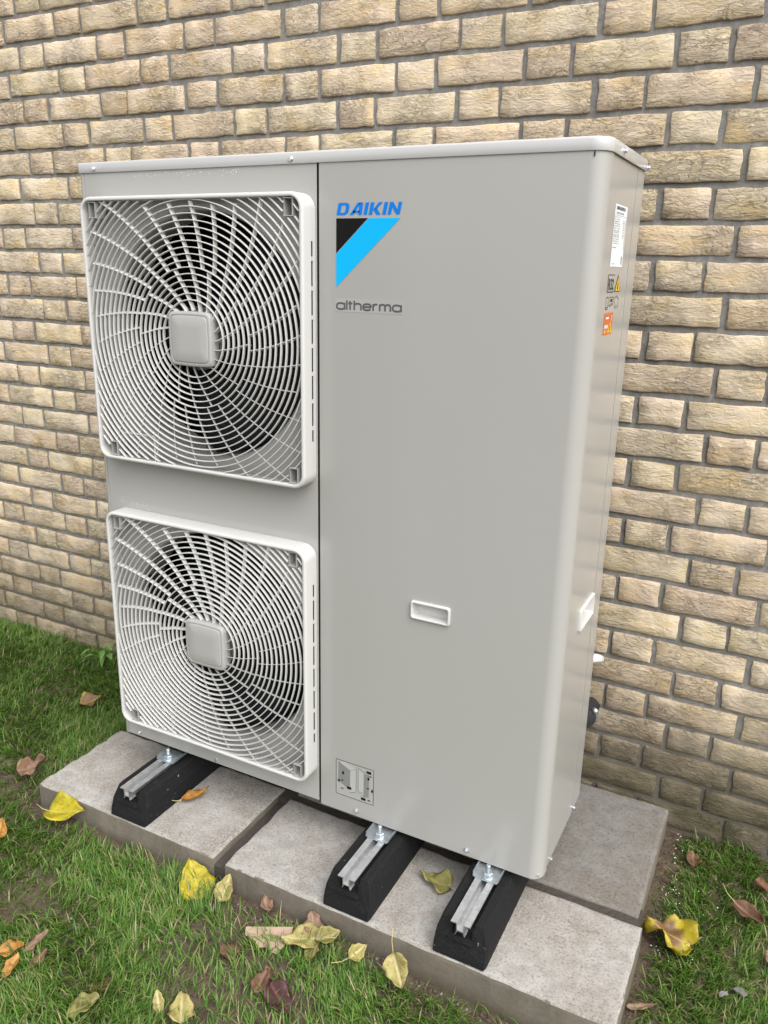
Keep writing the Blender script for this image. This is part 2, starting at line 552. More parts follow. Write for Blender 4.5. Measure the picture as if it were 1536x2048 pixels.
S_L, H_L, B_H = .669 * PER - .0102, .331 * PER - .0102, CRS - .0116
SG = [brick_geo(S_L, B_H, 100 + i) for i in range(14)]
HG = [brick_geo(H_L, B_H, 300 + i) for i in range(10)]


def bmesh_from(g):
    me = mesh(*g)
    me.polygons.foreach_set('use_smooth', [abs(f.normal.y) > .45 for f in me.polygons])
    me.materials.append(M['brick'])
    return me


SM = [bmesh_from(g) for g in SG]; HM = [bmesh_from(g) for g in HG]
UNIT_PX = [(157, 326), (1215, 280), (1295, 330), (1155, 1600), (1085, 1765), (640, 1605), (252, 1461)]


def inpoly(x, y, P):
    c = False
    for i in range(len(P)):
        x1, y1 = P[i]; x2, y2 = P[i - 1]
        if (y1 > y) != (y2 > y) and x < (x2 - x1) * (y - y1) / (y2 - y1) + x1: c = not c
    return c


def proj(x, y, z):
    d = (x - CAM.x, y - CAM.y, z - CAM.z)
    a = [sum(RW[i][j] * d[j] for j in range(3)) for i in range(3)]
    return (768 + FPX * a[0] / a[2], 1024 + FPX * a[1] / a[2], a[2]) if a[2] > .05 else (-9e9, -9e9, 1)


bricks = []
for row in range(-12, 31):
    z = ZR - row * CRS
    sh = .5 if row % 2 == 0 else 0.
    for n in range(-8, 14):
        for kind, cx, L in (('H', (n + sh) * PER, H_L), ('S', (n + sh + .5) * PER, S_L)):
            if cx < -2.1 or cx > 4.1: continue
            vis = 0
            for a in (-.42, -.2, 0, .2, .42):
                for b in (-.35, 0, .35):
                    u, v, dd = proj(cx + a * L, 0, z + b * B_H)
                    if 0 <= u <= 1536 and 0 <= v <= 2048 and not inpoly(u, v, UNIT_PX): vis += 1 / (dd * dd)
            bricks.append((vis * L, row, kind, cx, z))
bricks.sort(key=lambda t: -t[0])
rest = MB()
for q, (vis, row, kind, cx, z) in enumerate(bricks):
    k = rnd.randrange(len(SG) if kind == 'S' else len(HG))
    flip = rnd.random() < .5
    x = cx + rnd.gauss(0, .0016); zz = z + rnd.gauss(0, .0009); y = rnd.gauss(0, .0012); rot = rnd.gauss(0, .005)
    if q < 300 and vis > 0:
        o = bpy.data.objects.new('brick', (SM if kind == 'S' else HM)[k])
        COL.objects.link(o); o.parent = wall
        o.location = (x, y, zz); o.rotation_euler = (0, rot + (math.pi if flip else 0), 0)
    else:
        vs, fs = (SG if kind == 'S' else HG)[k]
        c, s = math.cos(rot + (math.pi if flip else 0)), math.sin(rot + (math.pi if flip else 0))
        b = len(rest.v)
        rest.v += [(x + c * p[0] + s * p[2], y + p[1], zz - s * p[0] + c * p[2]) for p in vs]
        rest.f += [tuple(b + i for i in f) for f in fs]
tag(rest.build('further_bricks', M['brick'], wall, smooth=True, fix=False), kind='stuff')

# ------------------------------------------------------------------ setting: concrete slabs


def slab(label, x0, x1, y0, y1, zt, mat, seed, rough_left=0.):
    r = random.Random(seed)
    nx, ny = max(8, int((x1 - x0) / .012)), max(6, int((y1 - y0) / .012))
    rings = []

    def outline(off, z, amp):
        P = []
        def add(x, y):
            P.append((x, y, z))
        for i in range(nx): add(x0 + off + (x1 - x0 - 2 * off) * i / nx, y0 + off)
        for i in range(ny): add(x1 - off, y0 + off + (y1 - y0 - 2 * off) * i / ny)
        for i in range(nx): add(x1 - off - (x1 - x0 - 2 * off) * i / nx, y1 - off)
        for i in range(ny): add(x0 + off, y1 - off - (y1 - y0 - 2 * off) * i / ny)
        return P
    raw = [(r.gauss(0, .0011), r.gauss(0, .0011)) for _ in range(2 * nx + 2 * ny)]
    jit = [tuple((raw[i - 1][c] + raw[i][c] + raw[(i + 1) % len(raw)][c]) / 2.2 for c in (0, 1)) for i in range(len(raw))]
    cr = [max(0, r.gauss(-1.1, 1)) * .0040 for _ in jit]
    chip = [(cr[i - 1] + 2 * cr[i] + cr[(i + 1) % len(cr)]) / 4 for i in range(len(cr))]
    for off, z, a in ((0, -.06, .3), (0, zt - .012, .6), (.0005, zt - .005, 1), (.003, zt - .0012, 1.2), (.008, zt, 1.0)):
        P = outline(off, z, a)
        cx, cy = (x0 + x1) / 2, (y0 + y1) / 2
        Q = []
        for (x, y, zz), (jx, jy), ch in zip(P, jit, chip):
            dx = -1 if x > cx else 1; dy = -1 if y > cy else 1
            near_l = rough_left if x < x0 + .02 else 0
            Q.append((x + jx * a + (ch + near_l * abs(jx) * 3) * (dx if abs(x - x0) < .012 or abs(x - x1) < .012 else 0) * a,
                      y + jy * a + ch * (dy if abs(y - y0) < .012 or abs(y - y1) < .012 else 0) * a, zz))
        rings.append(Q)
    m = MB().loops(rings, True, False, True)
    me = m.mesh()
    me.materials.append(mat); me.materials.append(M['slab_side'])
    for p in me.polygons:
        if abs(p.normal.z) < .5: p.material_index = 1
    o = link('concrete_slab', me)
    tag(o, label, 'slab', 'concrete slabs under the heat pump')
    return o


slab('pale chipped concrete slab under the foot below the lower fan grille', .437, 1.020, -.7235, -.428, SLAB_Z, M['slab_pale'], 1, 1.)
slab('long pale pinkish concrete slab carrying the two feet below the plain panel', 1.055, 1.944, -.7265, -.456, SLAB_Z, M['slab_pale2'], 2)
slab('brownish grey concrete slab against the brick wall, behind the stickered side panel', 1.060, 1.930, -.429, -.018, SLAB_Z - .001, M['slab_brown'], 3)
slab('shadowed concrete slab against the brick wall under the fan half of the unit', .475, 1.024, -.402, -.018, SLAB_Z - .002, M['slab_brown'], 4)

jm = MB().box(1.012, 1.062, -.722, -.03, -.05, .056).box(.47, 1.935, -.4595, -.3985, -.05, .0695)
tag(jm.build('joint_soil', M['joint']), kind='structure')

# ------------------------------------------------------------------ the heat pump
X0, X1, YF, YB, Z0, Z1 = .585, 1.742, -.545, -.235, .178, 1.604
hp = empty('heat_pump', (1.1635, -.39, Z0))
tag(hp, 'tall grey beige heat pump outdoor unit with two square fan grilles', 'heat pump')
HPI = Vector(hp.location)


def part(o, parent=hp):
    """parent keeping world coordinates (geometry is written in world space)"""
    o.parent = parent
    o.matrix_parent_inverse = Matrix.Translation(-HPI)
    return o


def sub(o, parent):
    o.parent = parent
    return o


def pbuild(mb_, name, mat, smooth=False, fix=True):
    return part(mb_.build(name, mat, None, smooth, fix))


HUBS = [(.9155, 1.2435, .9085, 1.2425), (.9145, .5410, .9075, .5365)]   # hub centre, frame centre
GH = .2875
RB = .268
# fan side front panel with two round openings
XA, XB_ = .5975, 1.1995
mb = MB()
seg = 72
zedges = [Z0 + .004]
for (hx, hz, fx, fz) in sorted(HUBS, key=lambda t: t[1]): zedges += [fz - .283, fz + .283]
zedges.append(1.584)
for i in (0, 2, 4):
    mb.quad((XA, YF, zedges[i]), (XB_, YF, zedges[i]), (XB_, YF, zedges[i + 1]), (XA, YF, zedges[i + 1]))
for (hx, hz, fx, fz) in HUBS:
    ins, outs = [], []
    for k in range(seg):
        a = 2 * math.pi * (k + .5) / seg
        c, s = math.cos(a), math.sin(a)
        ins.append((hx + RB * c, YF, fz + RB * s))
        tx = ((XB_ - hx) if c > 0 else (hx - XA)) / max(abs(c), 1e-6); tz = .283 / max(abs(s), 1e-6)
        t = min(tx, tz)
        outs.append([hx + t * c, YF, fz + t * s])
    for cx, cz in ((XA, fz - .283), (XB_, fz - .283), (XB_, fz + .283), (XA, fz + .283)):
        k = min(range(seg), key=lambda i: (outs[i][0] - cx) ** 2 + (outs[i][2] - cz) ** 2)
        outs[k] = [cx, YF, cz]
    mb.loops([outs, ins])
fp = pbuild(mb, 'fan_panel', M['paint'])
# shrouds
for (hx, hz, fx, fz) in HUBS:
    rings = []
    for r, y in ((RB, YF + .0005), (RB - .004, YF + .002), (RB - .008, YF + .008), (RB - .010, YF + .018), (RB - .010, YF + .085)):
        rings.append([(hx + r * math.cos(2 * math.pi * k / 72), y, fz + r * math.sin(2 * math.pi * k / 72)) for k in range(72)])
    o = pbuild(MB().loops(rings), 'fan_shroud', M['paint'], True)
# cabinet: left side, dark interior, coil at the back, base pan
mb = MB()
prof = [(X0 + .0105, YF + .003), (X0 + .009, YF + .0004), (X0 + .004, YF + .0004), (X0 + .001, YF + .002), (X0, YF + .005), (X0, YB)]
mb.loops([[(x, y, Z0 + .002) for x, y in prof], [(x, y, 1.584) for x, y in prof]], close=False)
o = pbuild(mb, 'side_panel', M['paint']); auto_smooth(o, 50)
m_ = o.modifiers.new('solid', 'SOLIDIFY'); m_.thickness = .0012; m_.offset = 0
mb = MB().box(X0 + .004, X1 - .008, YB - .05, YB, Z0 + .01, 1.58)
pbuild(mb, 'coil', M['coil'])
mb = MB().box(1.196, 1.199, YF + .006, YB - .052, Z0 + .01, 1.58)
pbuild(mb, 'partition', M['dark'])
mb = MB().box(.592, .5935, YF + .006, YB - .052, Z0 + .01, 1.58)
pbuild(mb, 'inner_lining', M['dark'])
mb = MB().box(X0 + .003, X1 - .006, YF + .004, YB, Z0 + .0045, Z0 + .009)
pbuild(mb, 'base_pan', M['paint'])
# fans
for (hx, hz, fx, fz) in HUBS:
    root = MB()
    rings = []
    for r, y in ((.0, -.535), (.05, -.535), (.062, -.528), (.064, -.47)):
        rings.append([(hx + r * math.cos(2 * math.pi * k / 32), y, fz + r * math.sin(2 * math.pi * k / 32)) for k in range(32)])
    fo = pbuild(root.loops(rings), 'fan', M['fan'], True)
    for b in range(3):
        bl = MB(); a0 = b * 2 * math.pi / 3 + .4
        rows = []
        for i in range(9):
            r = .06 + (.25 - .06) * i / 8
            w = .55 + .35 * math.sin(math.pi * i / 9)
            rows.append([(hx + r * math.cos(a0 + .5 * r / .25 + w * (j / 6 - .5)), -.50 + .055 * (j / 6 - .5) * 1.2, fz + r * math.sin(a0 + .5 * r / .25 + w * (j / 6 - .5))) for j in range(7)])
        o = bl.loops(rows, close=False).build('fan_blade', M['fan'], None, True)
        m_ = o.modifiers.new('solid', 'SOLIDIFY'); m_.thickness = .003
        sub(o, fo)
        o.matrix_parent_inverse = Matrix.Identity(4)

# service panel that wraps the corner, with a handle opening
RC = .029
cxr, cyr = X1 - RC, YF + RC
arc = [(cxr + RC * math.sin(t), cyr - RC * math.cos(t)) for t in [math.pi / 2 * i / 12 for i in range(13)]]
H1 = (1.4275, 1.5085, .7105, .7425)           # opening of the front handle
prof = [(1.2035, YF + .010), (1.2035, YF + .0015), (1.2045, YF - .0002), (1.207, YF - .0008), (H1[0], YF - .0008), (H1[1], YF - .0008)]
prof += [(x, y - .0008 * (1 - i / 12)) for i, (x, y) in enumerate(arc)] + [(X1, -.506), (X1 - .004, -.5055)]


def sheet(prof, zs, holes):
    m = MB()
    for a in range(len(prof) - 1):
        for b in range(len(zs) - 1):
            if (a, b) in holes: continue
            p, q = prof[a], prof[a + 1]
            m.quad((p[0], p[1], zs[b]), (q[0], q[1], zs[b]), (q[0], q[1], zs[b + 1]), (p[0], p[1], zs[b + 1]))
    me = mesh(m.v, m.f)
    bm = bmesh.new(); bm.from_mesh(me)
    bmesh.ops.remove_doubles(bm, verts=bm.verts, dist=1e-6)
    bmesh.ops.recalc_face_normals(bm, faces=bm.faces)
    bm.to_mesh(me); bm.free()
    return me


def solid(o, t):
    m = o.modifiers.new('solid', 'SOLIDIFY'); m.thickness = t; m.offset = -1
    return o


hole_i = prof.index((H1[0], YF - .0008))
o = part(link('service_panel', sheet(prof, [.1755, H1[2], H1[3], 1.5845], {(hole_i, 1)}), M['paint']))
auto_smooth(o, 30)
# side panel with handle opening
H2 = (-.4180, -.3140, .7000, .7400)
prof = [(X1 - .006, -.5035), (X1 - .002, -.5035), (X1 - .0015, -.500), (X1 - .0015, H2[0]), (X1 - .0015, H2[1]), (X1 - .0015, -.2955), (X1 - .0030, -.2945)]
o = part(link('side_panel', sheet(prof, [.183, H2[2], H2[3], 1.5845], {(3, 1)}), M['paint']))
prof = [(X1 - .004, -.2935), (X1 - .0010, -.2935), (X1 - .0010, YB + .004), (X1 - .004, YB), (X1 - .03, YB)]
o = part(link('rear_post', sheet(prof, [.187, 1.5845], set()), M['paint']))
tri = MB().box(X1 - .004, X1 - .0015, -.500, -.2925, .1805, .1835)
pbuild(tri, 'bottom_rail', M['paint'])


# handles: raised rounded frame with a scooped pocket
def rrect(w, h, r, n=5):
    P = []
    for cx, cz, a0 in ((w / 2 - r, h / 2 - r, 0), (-w / 2 + r, h / 2 - r, 90), (-w / 2 + r, -h / 2 + r, 180), (w / 2 - r, -h / 2 + r, 270)):
        for i in range(n + 1):
            a = R_(a0 + 90 * i / n); P.append((cx + r * math.cos(a), cz + r * math.sin(a)))
    return P


def handle(centre, w, h, axis_):
    L = [(w, h, .006, .0), (w, h, .006, -.0042), (w - .003, h - .003, .005, -.0058), (w - .007, h - .007, .004, -.0058), (w - .009, h - .009, .003, -.004),
         (w - .0115, h - .0115, .003, .004), (w - .014, h - .014, .003, .016)]
    rings = []
    for a, b, r, d in L:
        P = rrect(a, b, r)
        if axis_ == 'y': rings.append([(centre[0] + u, centre[1] + d, centre[2] + v) for u, v in P])
        else: rings.append([(centre[0] - d, centre[1] + u, centre[2] + v) for u, v in P])
    o = pbuild(MB().loops(rings, True, False, True), 'handle', M['plastic'])
    auto_smooth(o, 50)
    return o


handle((1.468, YF - .001, .7265), .088, .040, 'y')
handle((X1 - .0018, -.366, .720), .112, .050, 'x')

# lid
def lid_outline(off, zz):
    P = []
    x0, x1, y0, y1 = X0 - .0015 + off, X1 + .0035 - off, YF - .0035 + off, YB + .002 - off
    def corner(cx, cy, r, a0, n):
        for i in range(n + 1):
            a = R_(a0 + 90 * i / n); P.append((cx + r * math.cos(a), cy + r * math.sin(a), zz))
    r1 = max(.002, RC + .003 - off); r2 = max(.001, .004 - off)
    corner(x1 - r1, y0 + r1, r1, 270, 12)
    corner(x1 - r2, y1 - r2, r2, 0, 3); corner(x0 + r2, y1 - r2, r2, 90, 3); corner(x0 + r2, y0 + r2, r2, 180, 3)
    return P


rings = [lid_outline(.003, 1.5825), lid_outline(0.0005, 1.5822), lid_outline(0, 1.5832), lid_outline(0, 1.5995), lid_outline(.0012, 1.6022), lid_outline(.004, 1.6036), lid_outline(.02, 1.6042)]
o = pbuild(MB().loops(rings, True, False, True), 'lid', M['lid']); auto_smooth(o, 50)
# shadow gap strips under the lid and at the seams (black boxes that paint the shade of the gaps)
pbuild(MB().box(X0 + .004, X1 - .02, YF + .0025, YF + .005, 1.5805, 1.5822), 'lid_gap_shade', M['gap_black'])
pbuild(MB().box(1.1990, 1.2033, YF + .003, YF + .006, Z0 + .004, 1.580), 'seam_gap_shade', M['gap_black'])
pbuild(MB().box(X1 - .010, X1 - .005, -.507, -.501, .185, 1.582), 'seam_gap_shade', M['gap_black'])
pbuild(MB().box(1.7195, 1.7215, YF - .0016, YF - .0006, 1.5735, 1.5818), 'slit', M['gap_black'])


def screw_mesh():
    m = MB()
    def ring(r, y, n): return [(r * math.cos(2 * math.pi * k / n), y, r * math.sin(2 * math.pi * k / n)) for k in range(n)]
    m.loops([ring(.0058, 0, 18), ring(.0058, -.0008, 18), ring(.0046, -.0014, 18)], True, False, True)
    m.loops([ring(.0040, -.0012, 6), ring(.0040, -.0046, 6), ring(.0033, -.0054, 6), ring(.0018, -.0054, 6), ring(.0014, -.0036, 6)], True, False, True)
    return m.mesh()


SCREW = screw_mesh(); SCREW.materials.append(M['screw'])


def screw(loc, face='y'):
    o = bpy.data.objects.new('screw', SCREW); COL.objects.link(o)
    o.location = loc
    o.rotation_euler = (0, rnd.uniform(0, 1), 0) if face == 'y' else (0, 0, math.pi / 2)
    return part(o)


for x, z in ((.632, 1.5905), (1.144, 1.5905)): screw((x, YF - .0036, z))
for x in (.635, .894): screw((x, YF - .0002, .1915))
for x in (1.301, 1.575): screw((x, YF - .001, .1905))
for y, z in ((-.450, 1.5915), (-.237, 1.588)): screw((X1 + .0036, y, z), 'x')
for y, z in ((-.481, .1885), (-.2925, .1935)): screw((X1 - .001, y, z), 'x')

# ------------------------------------------------------------------ fan grilles
NSP = np.array([.060, .065, .08, .12, .145, .17, .21, .25, .29, .33, .36, .42])
ASP = np.array([-2., 0., 5.2, 13.6, 17.0, 19.6, 23.2, 26.4, 29.3, 32.0, 34.0, 38.0])
FY = YF - .045                                  # front plane of the grilles
POCK = [(-.2535, .2605), (.2525, .2605), (-.2420, -.2610), (.2575, -.2610)]   # clip pockets, centre from frame centre
PW, PH = .019, .030


def build_grille(hub, first):
    hx, hz, fx, fz = hub
    dx, dz = hx - fx, hz - fz
    root = MB()
    # swept frame
    L = [(0, YF - .0006), (0, FY + .0055), (.0006, FY + .0028), (.0022, FY + .0008), (.0042, FY), (.0072, FY), (.0082, FY + .0008), (.0086, FY + .002), (.0088, FY + .016), (.0088, FY + .026)]
    rings = []
    for off, y in L:
        P = rrect(2 * (GH - off), 2 * (GH - off), max(.004, .030 - off), 8)
        rings.append([(u, y, v) for u, v in P])
    me = root.loops(rings).mesh()
    return me


def arc_strips(r, dx, dz, lim, n):
    """angles where the ring stays inside the square opening and outside the clip pockets"""
    ok = []
    for k in range(n + 1):
        a = 2 * math.pi * k / n
        u, v = dx + r * math.cos(a), dz + r * math.sin(a)
        good = abs(u) < lim and abs(v) < lim and not any(abs(u - pu) < PW / 2 + .001 and abs(v - pv) < PH / 2 + .001 for pu, pv in POCK)
        ok.append(good)
    if all(ok): return [[2 * math.pi * k / n for k in range(n)]], True
    st = ok[:-1].index(False)
    runs, cur = [], []
    for i in range(n + 1):
        k = (st + i) % n
        if ok[k]: cur.append(2 * math.pi * (st + i) / n)
        else:
            if len(cur) > 2: runs.append(cur)
            cur = []
    if len(cur) > 2: runs.append(cur)
    return runs, False


dxh, dzh = .007, .0025
LIM = GH - .0085
ring_meshes, spoke_meshes = [], []
k = 0
while True:
    r = .080 + .01305 * k
    if r > .372: break
    n = 120 if r < .275 else 260
    runs, closed = arc_strips(r, dxh, dzh, LIM, n)
    m = MB()
    t = .00115
    sec = [(-t, FY + .0042), (-t * .5, FY + .0034), (t * .5, FY + .0034), (t, FY + .0042), (t * .8, FY + .0102), (-t * .8, FY + .0102)]
    for run in runs:
        m = MB()
        A = run if closed else run[::2] + ([run[-1]] if len(run) % 2 == 0 else [])
        rings = [[(dxh + (r + d) * math.cos(a), y, dzh + (r + d) * math.sin(a)) for d, y in sec] for a in A]
        if closed: rings.append(rings[0])
        m.loops(rings, True, not closed, not closed)
        me = m.mesh(); me.materials.append(M['plastic']); ring_meshes.append(me)
    k += 1


def spoke(th0, r0, r1, phase_r):
    m = MB(); pts = []
    base = float(np.interp(phase_r, NSP, ASP))
    n = 14
    for i in range(n + 1):
        r = r0 + (r1 - r0) * i / n
        a = R_(th0 + float(np.interp(r, NSP, ASP)) - base)
        u, v = dxh + r * math.cos(a), dzh + r * math.sin(a)
        if abs(u) > LIM or abs(v) > LIM or any(abs(u - pu) < PW / 2 and abs(v - pv) < PH / 2 for pu, pv in POCK): break
        pts.append((u, v, a))
    if len(pts) < 3: return None
    rings = []
    for i, (u, v, a) in enumerate(pts):
        u0, v0, _ = pts[max(i - 1, 0)]; u1, v1, _ = pts[min(i + 1, len(pts) - 1)]
        d = math.hypot(u1 - u0, v1 - v0); nx, nz = -(v1 - v0) / d, (u1 - u0) / d
        t = .00078
        rings.append([(u - nx * t, FY + .0050, v - nz * t), (u + nx * t, FY + .0050, v + nz * t), (u + nx * (t * .9 - .0031), FY + .0130, v + nz * (t * .9 - .0031)), (u - nx * (t * .9 + .0031), FY + .0130, v - nz * (t * .9 + .0031))])
    me = m.loops(rings, True, True, True).mesh()
    me.materials.append(M['plastic'])
    return me


for i in range(20): spoke_meshes.append(spoke(18 * i + .3, .058, .1455, .065))
for i in range(30): spoke_meshes.append(spoke(12 * i + 6.3, .1452, .40, .15))
spoke_meshes = [s for s in spoke_meshes if s]
pocket = MB()
w2, h2 = PW / 2, PH / 2
pocket.box(-w2 - .0015, -w2, FY + .006, YF - .012, -h2, h2).box(w2, w2 + .0015, FY + .003, YF - .012, -h2, h2)
pocket.box(-w2 - .0015, w2 + .0015, FY + .003, YF - .012, -h2 - .0015, -h2).box(-w2 - .0015, w2 + .0015, FY + .003, YF - .012, h2, h2 + .0015)
pocket.box(-w2, w2, YF - .014, YF - .012, -h2, h2)
POCKET = pocket.mesh(); POCKET.materials.append(M['plate'])


def sq(s, y, half=.0568):
    P = []
    for q in range(64):
        a = 2 * math.pi * q / 64
        c, si = math.cos(a), math.sin(a)
        e = 12.0
        rr = (abs(c) ** e + abs(si) ** e) ** (-1 / e) * (1 - .018 * math.sin(2 * a) ** 2)
        P.append((half * s * rr * c, y, half * s * rr * si))
    return P


hubm = MB().loops([sq(1.0, FY + .02), sq(1.0, FY - .001), sq(.985, FY - .004), sq(.955, FY - .0052), sq(.885, FY - .0052), sq(.868, FY - .0038), sq(.860, FY - .0038), sq(.845, FY - .0056), sq(.82, FY - .0062), sq(.4, FY - .0064)], True, False, True)
HUB = hubm.mesh(); HUB.materials.append(M['plate'])
drum = MB()
def circ(r, y, n=48): return [(r * math.cos(2 * math.pi * q / n), y, r * math.sin(2 * math.pi * q / n)) for q in range(n)]
drum.loops([circ(.0665, FY + .019), circ(.0665, FY + .030), circ(.060, FY + .034)], True, False, True)
DRUM = drum.mesh(); DRUM.materials.append(M['plate'])
FRAME = build_grille((.006, .0025, 0, 0), True); FRAME.materials.append(M['plastic'])
tabs = MB()
TAB = MB().box(-.0022, .0022, -.0025, .0025, -.004, .004).mesh(); TAB.materials.append(M['plastic'])
SLOT = MB().box(GH - .0006, GH + .0003, YF - .016, YF - .0115, -.190, .200).mesh(); SLOT.materials.append(M['gap_black'])  # black strip paints the dark of the slot, no opening is cut
WINB = MB().box(-.205, -.118, FY + .0042, FY + .018, -.2212, -.2190).box(-.1192, -.117, FY + .0042, FY + .018, -LIM, -.2215).mesh(); WINB.materials.append(M['plastic'])

for gi, (hx, hz, fx, fz) in enumerate(HUBS):
    gr = link('fan_grille', FRAME)
    gr.parent = hp
    gr.location = Vector((fx, 0, fz)) - HPI
    if gi == 0: auto_smooth(gr, 45)
    for me in ring_meshes: link('grille_ring', me, parent=gr)
    for me in spoke_meshes: link('grille_spoke', me, parent=gr)
    for pu, pv in POCK: link('clip_pocket', POCKET, parent=gr, loc=(pu, 0, pv))
    h = link('hub_plate', HUB, parent=gr, loc=(dxh, 0, dzh))
    link('hub_drum', DRUM, parent=gr, loc=(dxh, 0, dzh))
    link('slot_shade_strip', SLOT, parent=gr)
    link('label_window', WINB, parent=gr)
    for q in range(7):
        link('slot_tab', TAB, parent=gr, loc=(GH + .0002, YF - .0135, .168 - q * .055))
auto_smooth(bpy.data.objects['hub_plate'], 45)
for me in ring_meshes + spoke_meshes:
    bm = bmesh.new(); bm.from_mesh(me)
    for f in bm.faces: f.smooth = True
    for e in bm.edges:
        if len(e.link_faces) != 2 or e.calc_face_angle(0) > R_(38): e.smooth = False
    bm.to_mesh(me); bm.free()

# ------------------------------------------------------------------ print on the panels
YP = YF - .0012


def decal(name, polys, mat, lay=0, parent=hp):
    m = MB()
    for P in polys: m.poly([(x, YP - .00025 * lay, z) for x, z in P])
    return part(m.build(name, mat, None, False, False))


def sheared(polys, x, z, h, sx, shear):
    return [[(x + u * sx * h + v * h * shear, z + v * h) for u, v in P] for P in polys]


LET = {
    'D': ([[(0, 0), (.38, 0), (.38, .22), (.30, .22), (.30, .78), (.38, .78), (.38, 1), (0, 1)][:0] or
           [(0, 0), (.30, 0), (.30, 1), (0, 1)], [(.30, 0), (.62, 0), (.62, .2), (.30, .2)], [(.30, .8), (.62, .8), (.62, 1), (.30, 1)],
           [(.62, 0), (.80, .03), (.94, .14), (1.0, .32), (1.0, .68), (.94, .86), (.80, .97), (.62, 1), (.62, .8), (.68, .74), (.70, .62), (.70, .38), (.68, .26), (.62, .2)]], 1.0),
    'A': ([[(0, 0), (.30, 0), (.78, 1), (.50, 1)], [(.78, 1), (.60, .62), (.74, .0), (1.04, 0), (1.04, 1)][:0] or [(.74, 0), (1.04, 0), (.98, 1), (.66, 1)], [(.22, .16), (.80, .16), (.80, .36), (.30, .36)]], 1.04),
    'I': ([[(0, 0), (.30, 0), (.30, 1), (0, 1)]], .30),
    'K': ([[(0, 0), (.30, 0), (.30, 1), (0, 1)], [(.30, .42), (.66, 1), (1.0, 1), (.60, .50), (.30, .42)], [(.30, .42), (.66, 0), (1.02, 0), (.58, .54)]], 1.0),
    'N': ([[(0, 0), (.28, 0), (.28, 1), (0, 1)], [(.72, 0), (1.0, 0), (1.0, 1), (.72, 1)], [(.28, 1), (.28, .58), (.72, 0), (.72, .42)]], 1.0),
}
xcur = 1.2435
hh = .0215
tot = 1.0 + 1.04 + .30 + 1.0 + .30 + 1.0 + 5 * .14
sxx = (.1375 - .22 * hh) / (tot * hh)
for ch in 'DAIKIN':
    polys, wd = LET[ch]
    decal('letter', sheared([P for P in polys if P], xcur, 1.4895, hh, sxx, .22), M['blue'], 1)
    xcur += (wd + .14) * sxx * hh
zl = 1.4838
decal('logo_emblem', [[(1.2432, zl - .0625), (1.3108, zl), (1.2432, zl)]], M['black'], 1)
decal('logo_emblem', [[(1.2432, zl - .0640), (1.2432, zl - .1245), (1.3785, zl), (1.3124, zl)]], M['cyan'], 1)


def stroke(polys, w):
    """flat ribbon along each polyline"""
    out = []
    for P in polys:
        for (a, b), (c, d) in zip(P[:-1], P[1:]):
            L = math.hypot(c - a, d - b)
            if L < 1e-7: continue
            nx, nz = -(d - b) / L * w / 2, (c - a) / L * w / 2
            ex, ez = (c - a) / L * w * .22, (d - b) / L * w * .22
            out.append([(a - nx - ex, b - nz - ez), (c - nx + ex, d - nz + ez), (c + nx + ex, d + nz + ez), (a + nx - ex, b + nz - ez)])
    return out


def el(cx, cz, rx, rz, a0, a1, n=14):
    return [(cx + rx * math.cos(R_(a0 + (a1 - a0) * i / n)), cz + rz * math.sin(R_(a0 + (a1 - a0) * i / n))) for i in range(n + 1)]


def supel(cx, cz, rx, rz, a0, a1, n=18, e=2.8):
    P = []
    for i in range(n + 1):
        a = R_(a0 + (a1 - a0) * i / n); c, s = math.cos(a), math.sin(a)
        rr = (abs(c) ** e + abs(s) ** e) ** (-1 / e)
        P.append((cx + rx * rr * c, cz + rz * rr * s))
    return P


def lower_word(x, z, xh, word, width):
    asc = xh * 1.42
    W = {'a': 1.32, 'l': .0, 't': .52, 'h': 1.12, 'e': 1.26, 'r': .70, 'm': 1.72}
    gap = .36
    tot = sum(W[c] for c in word) + gap * (len(word) - 1)
    k = width / tot
    cur = x
    lay = 0
    for c in word:
        w = W[c] * k
        if c == 'a': S = [supel(cur + w / 2, z + xh / 2, w / 2, xh / 2, 20, 340), [(cur + w, z), (cur + w, z + xh)]]
        elif c == 'l': S = [[(cur, z), (cur, z + asc)]]
        elif c == 't': S = [[(cur + w * .35, z), (cur + w * .35, z + asc * .95)], [(cur - w * .1, z + xh), (cur + w, z + xh)]]
        elif c == 'h': S = [[(cur, z), (cur, z + asc)], supel(cur + w / 2, z + xh * .45, w / 2, xh * .55, 170, 0, 12) + [(cur + w, z)]]
        elif c == 'e': S = [supel(cur + w / 2, z + xh / 2, w / 2, xh / 2, 0, 320), [(cur, z + xh * .52), (cur + w, z + xh * .52)]]
        elif c == 'r': S = [[(cur, z), (cur, z + xh)], supel(cur + w * .75, z + xh * .45, w * .75, xh * .55, 170, 80, 8)]
        elif c == 'm': S = [[(cur, z), (cur, z + xh)], supel(cur + w / 4, z + xh * .5, w / 4, xh * .5, 170, 0, 10) + [(cur + w / 2, z)], supel(cur + w * .75, z + xh * .5, w / 4, xh * .5, 170, 0, 10) + [(cur + w, z)]]
        polys = stroke(S, .0034)
        m = MB()
        for q, P in enumerate(polys): m.poly([(u, YP - .0003 - .000004 * q, v) for u, v in P])
        part(m.build('letter', M['grey_print'], None, False, False))
        cur += w + gap * k


lower_word(1.2450, 1.3185, .0112, 'altherma', .1390)
film = MB().box(1.2405, 1.3875, YP + .0000, YF - .0004, 1.3135, 1.3385)
pbuild(film, 'sticker', M['film'])

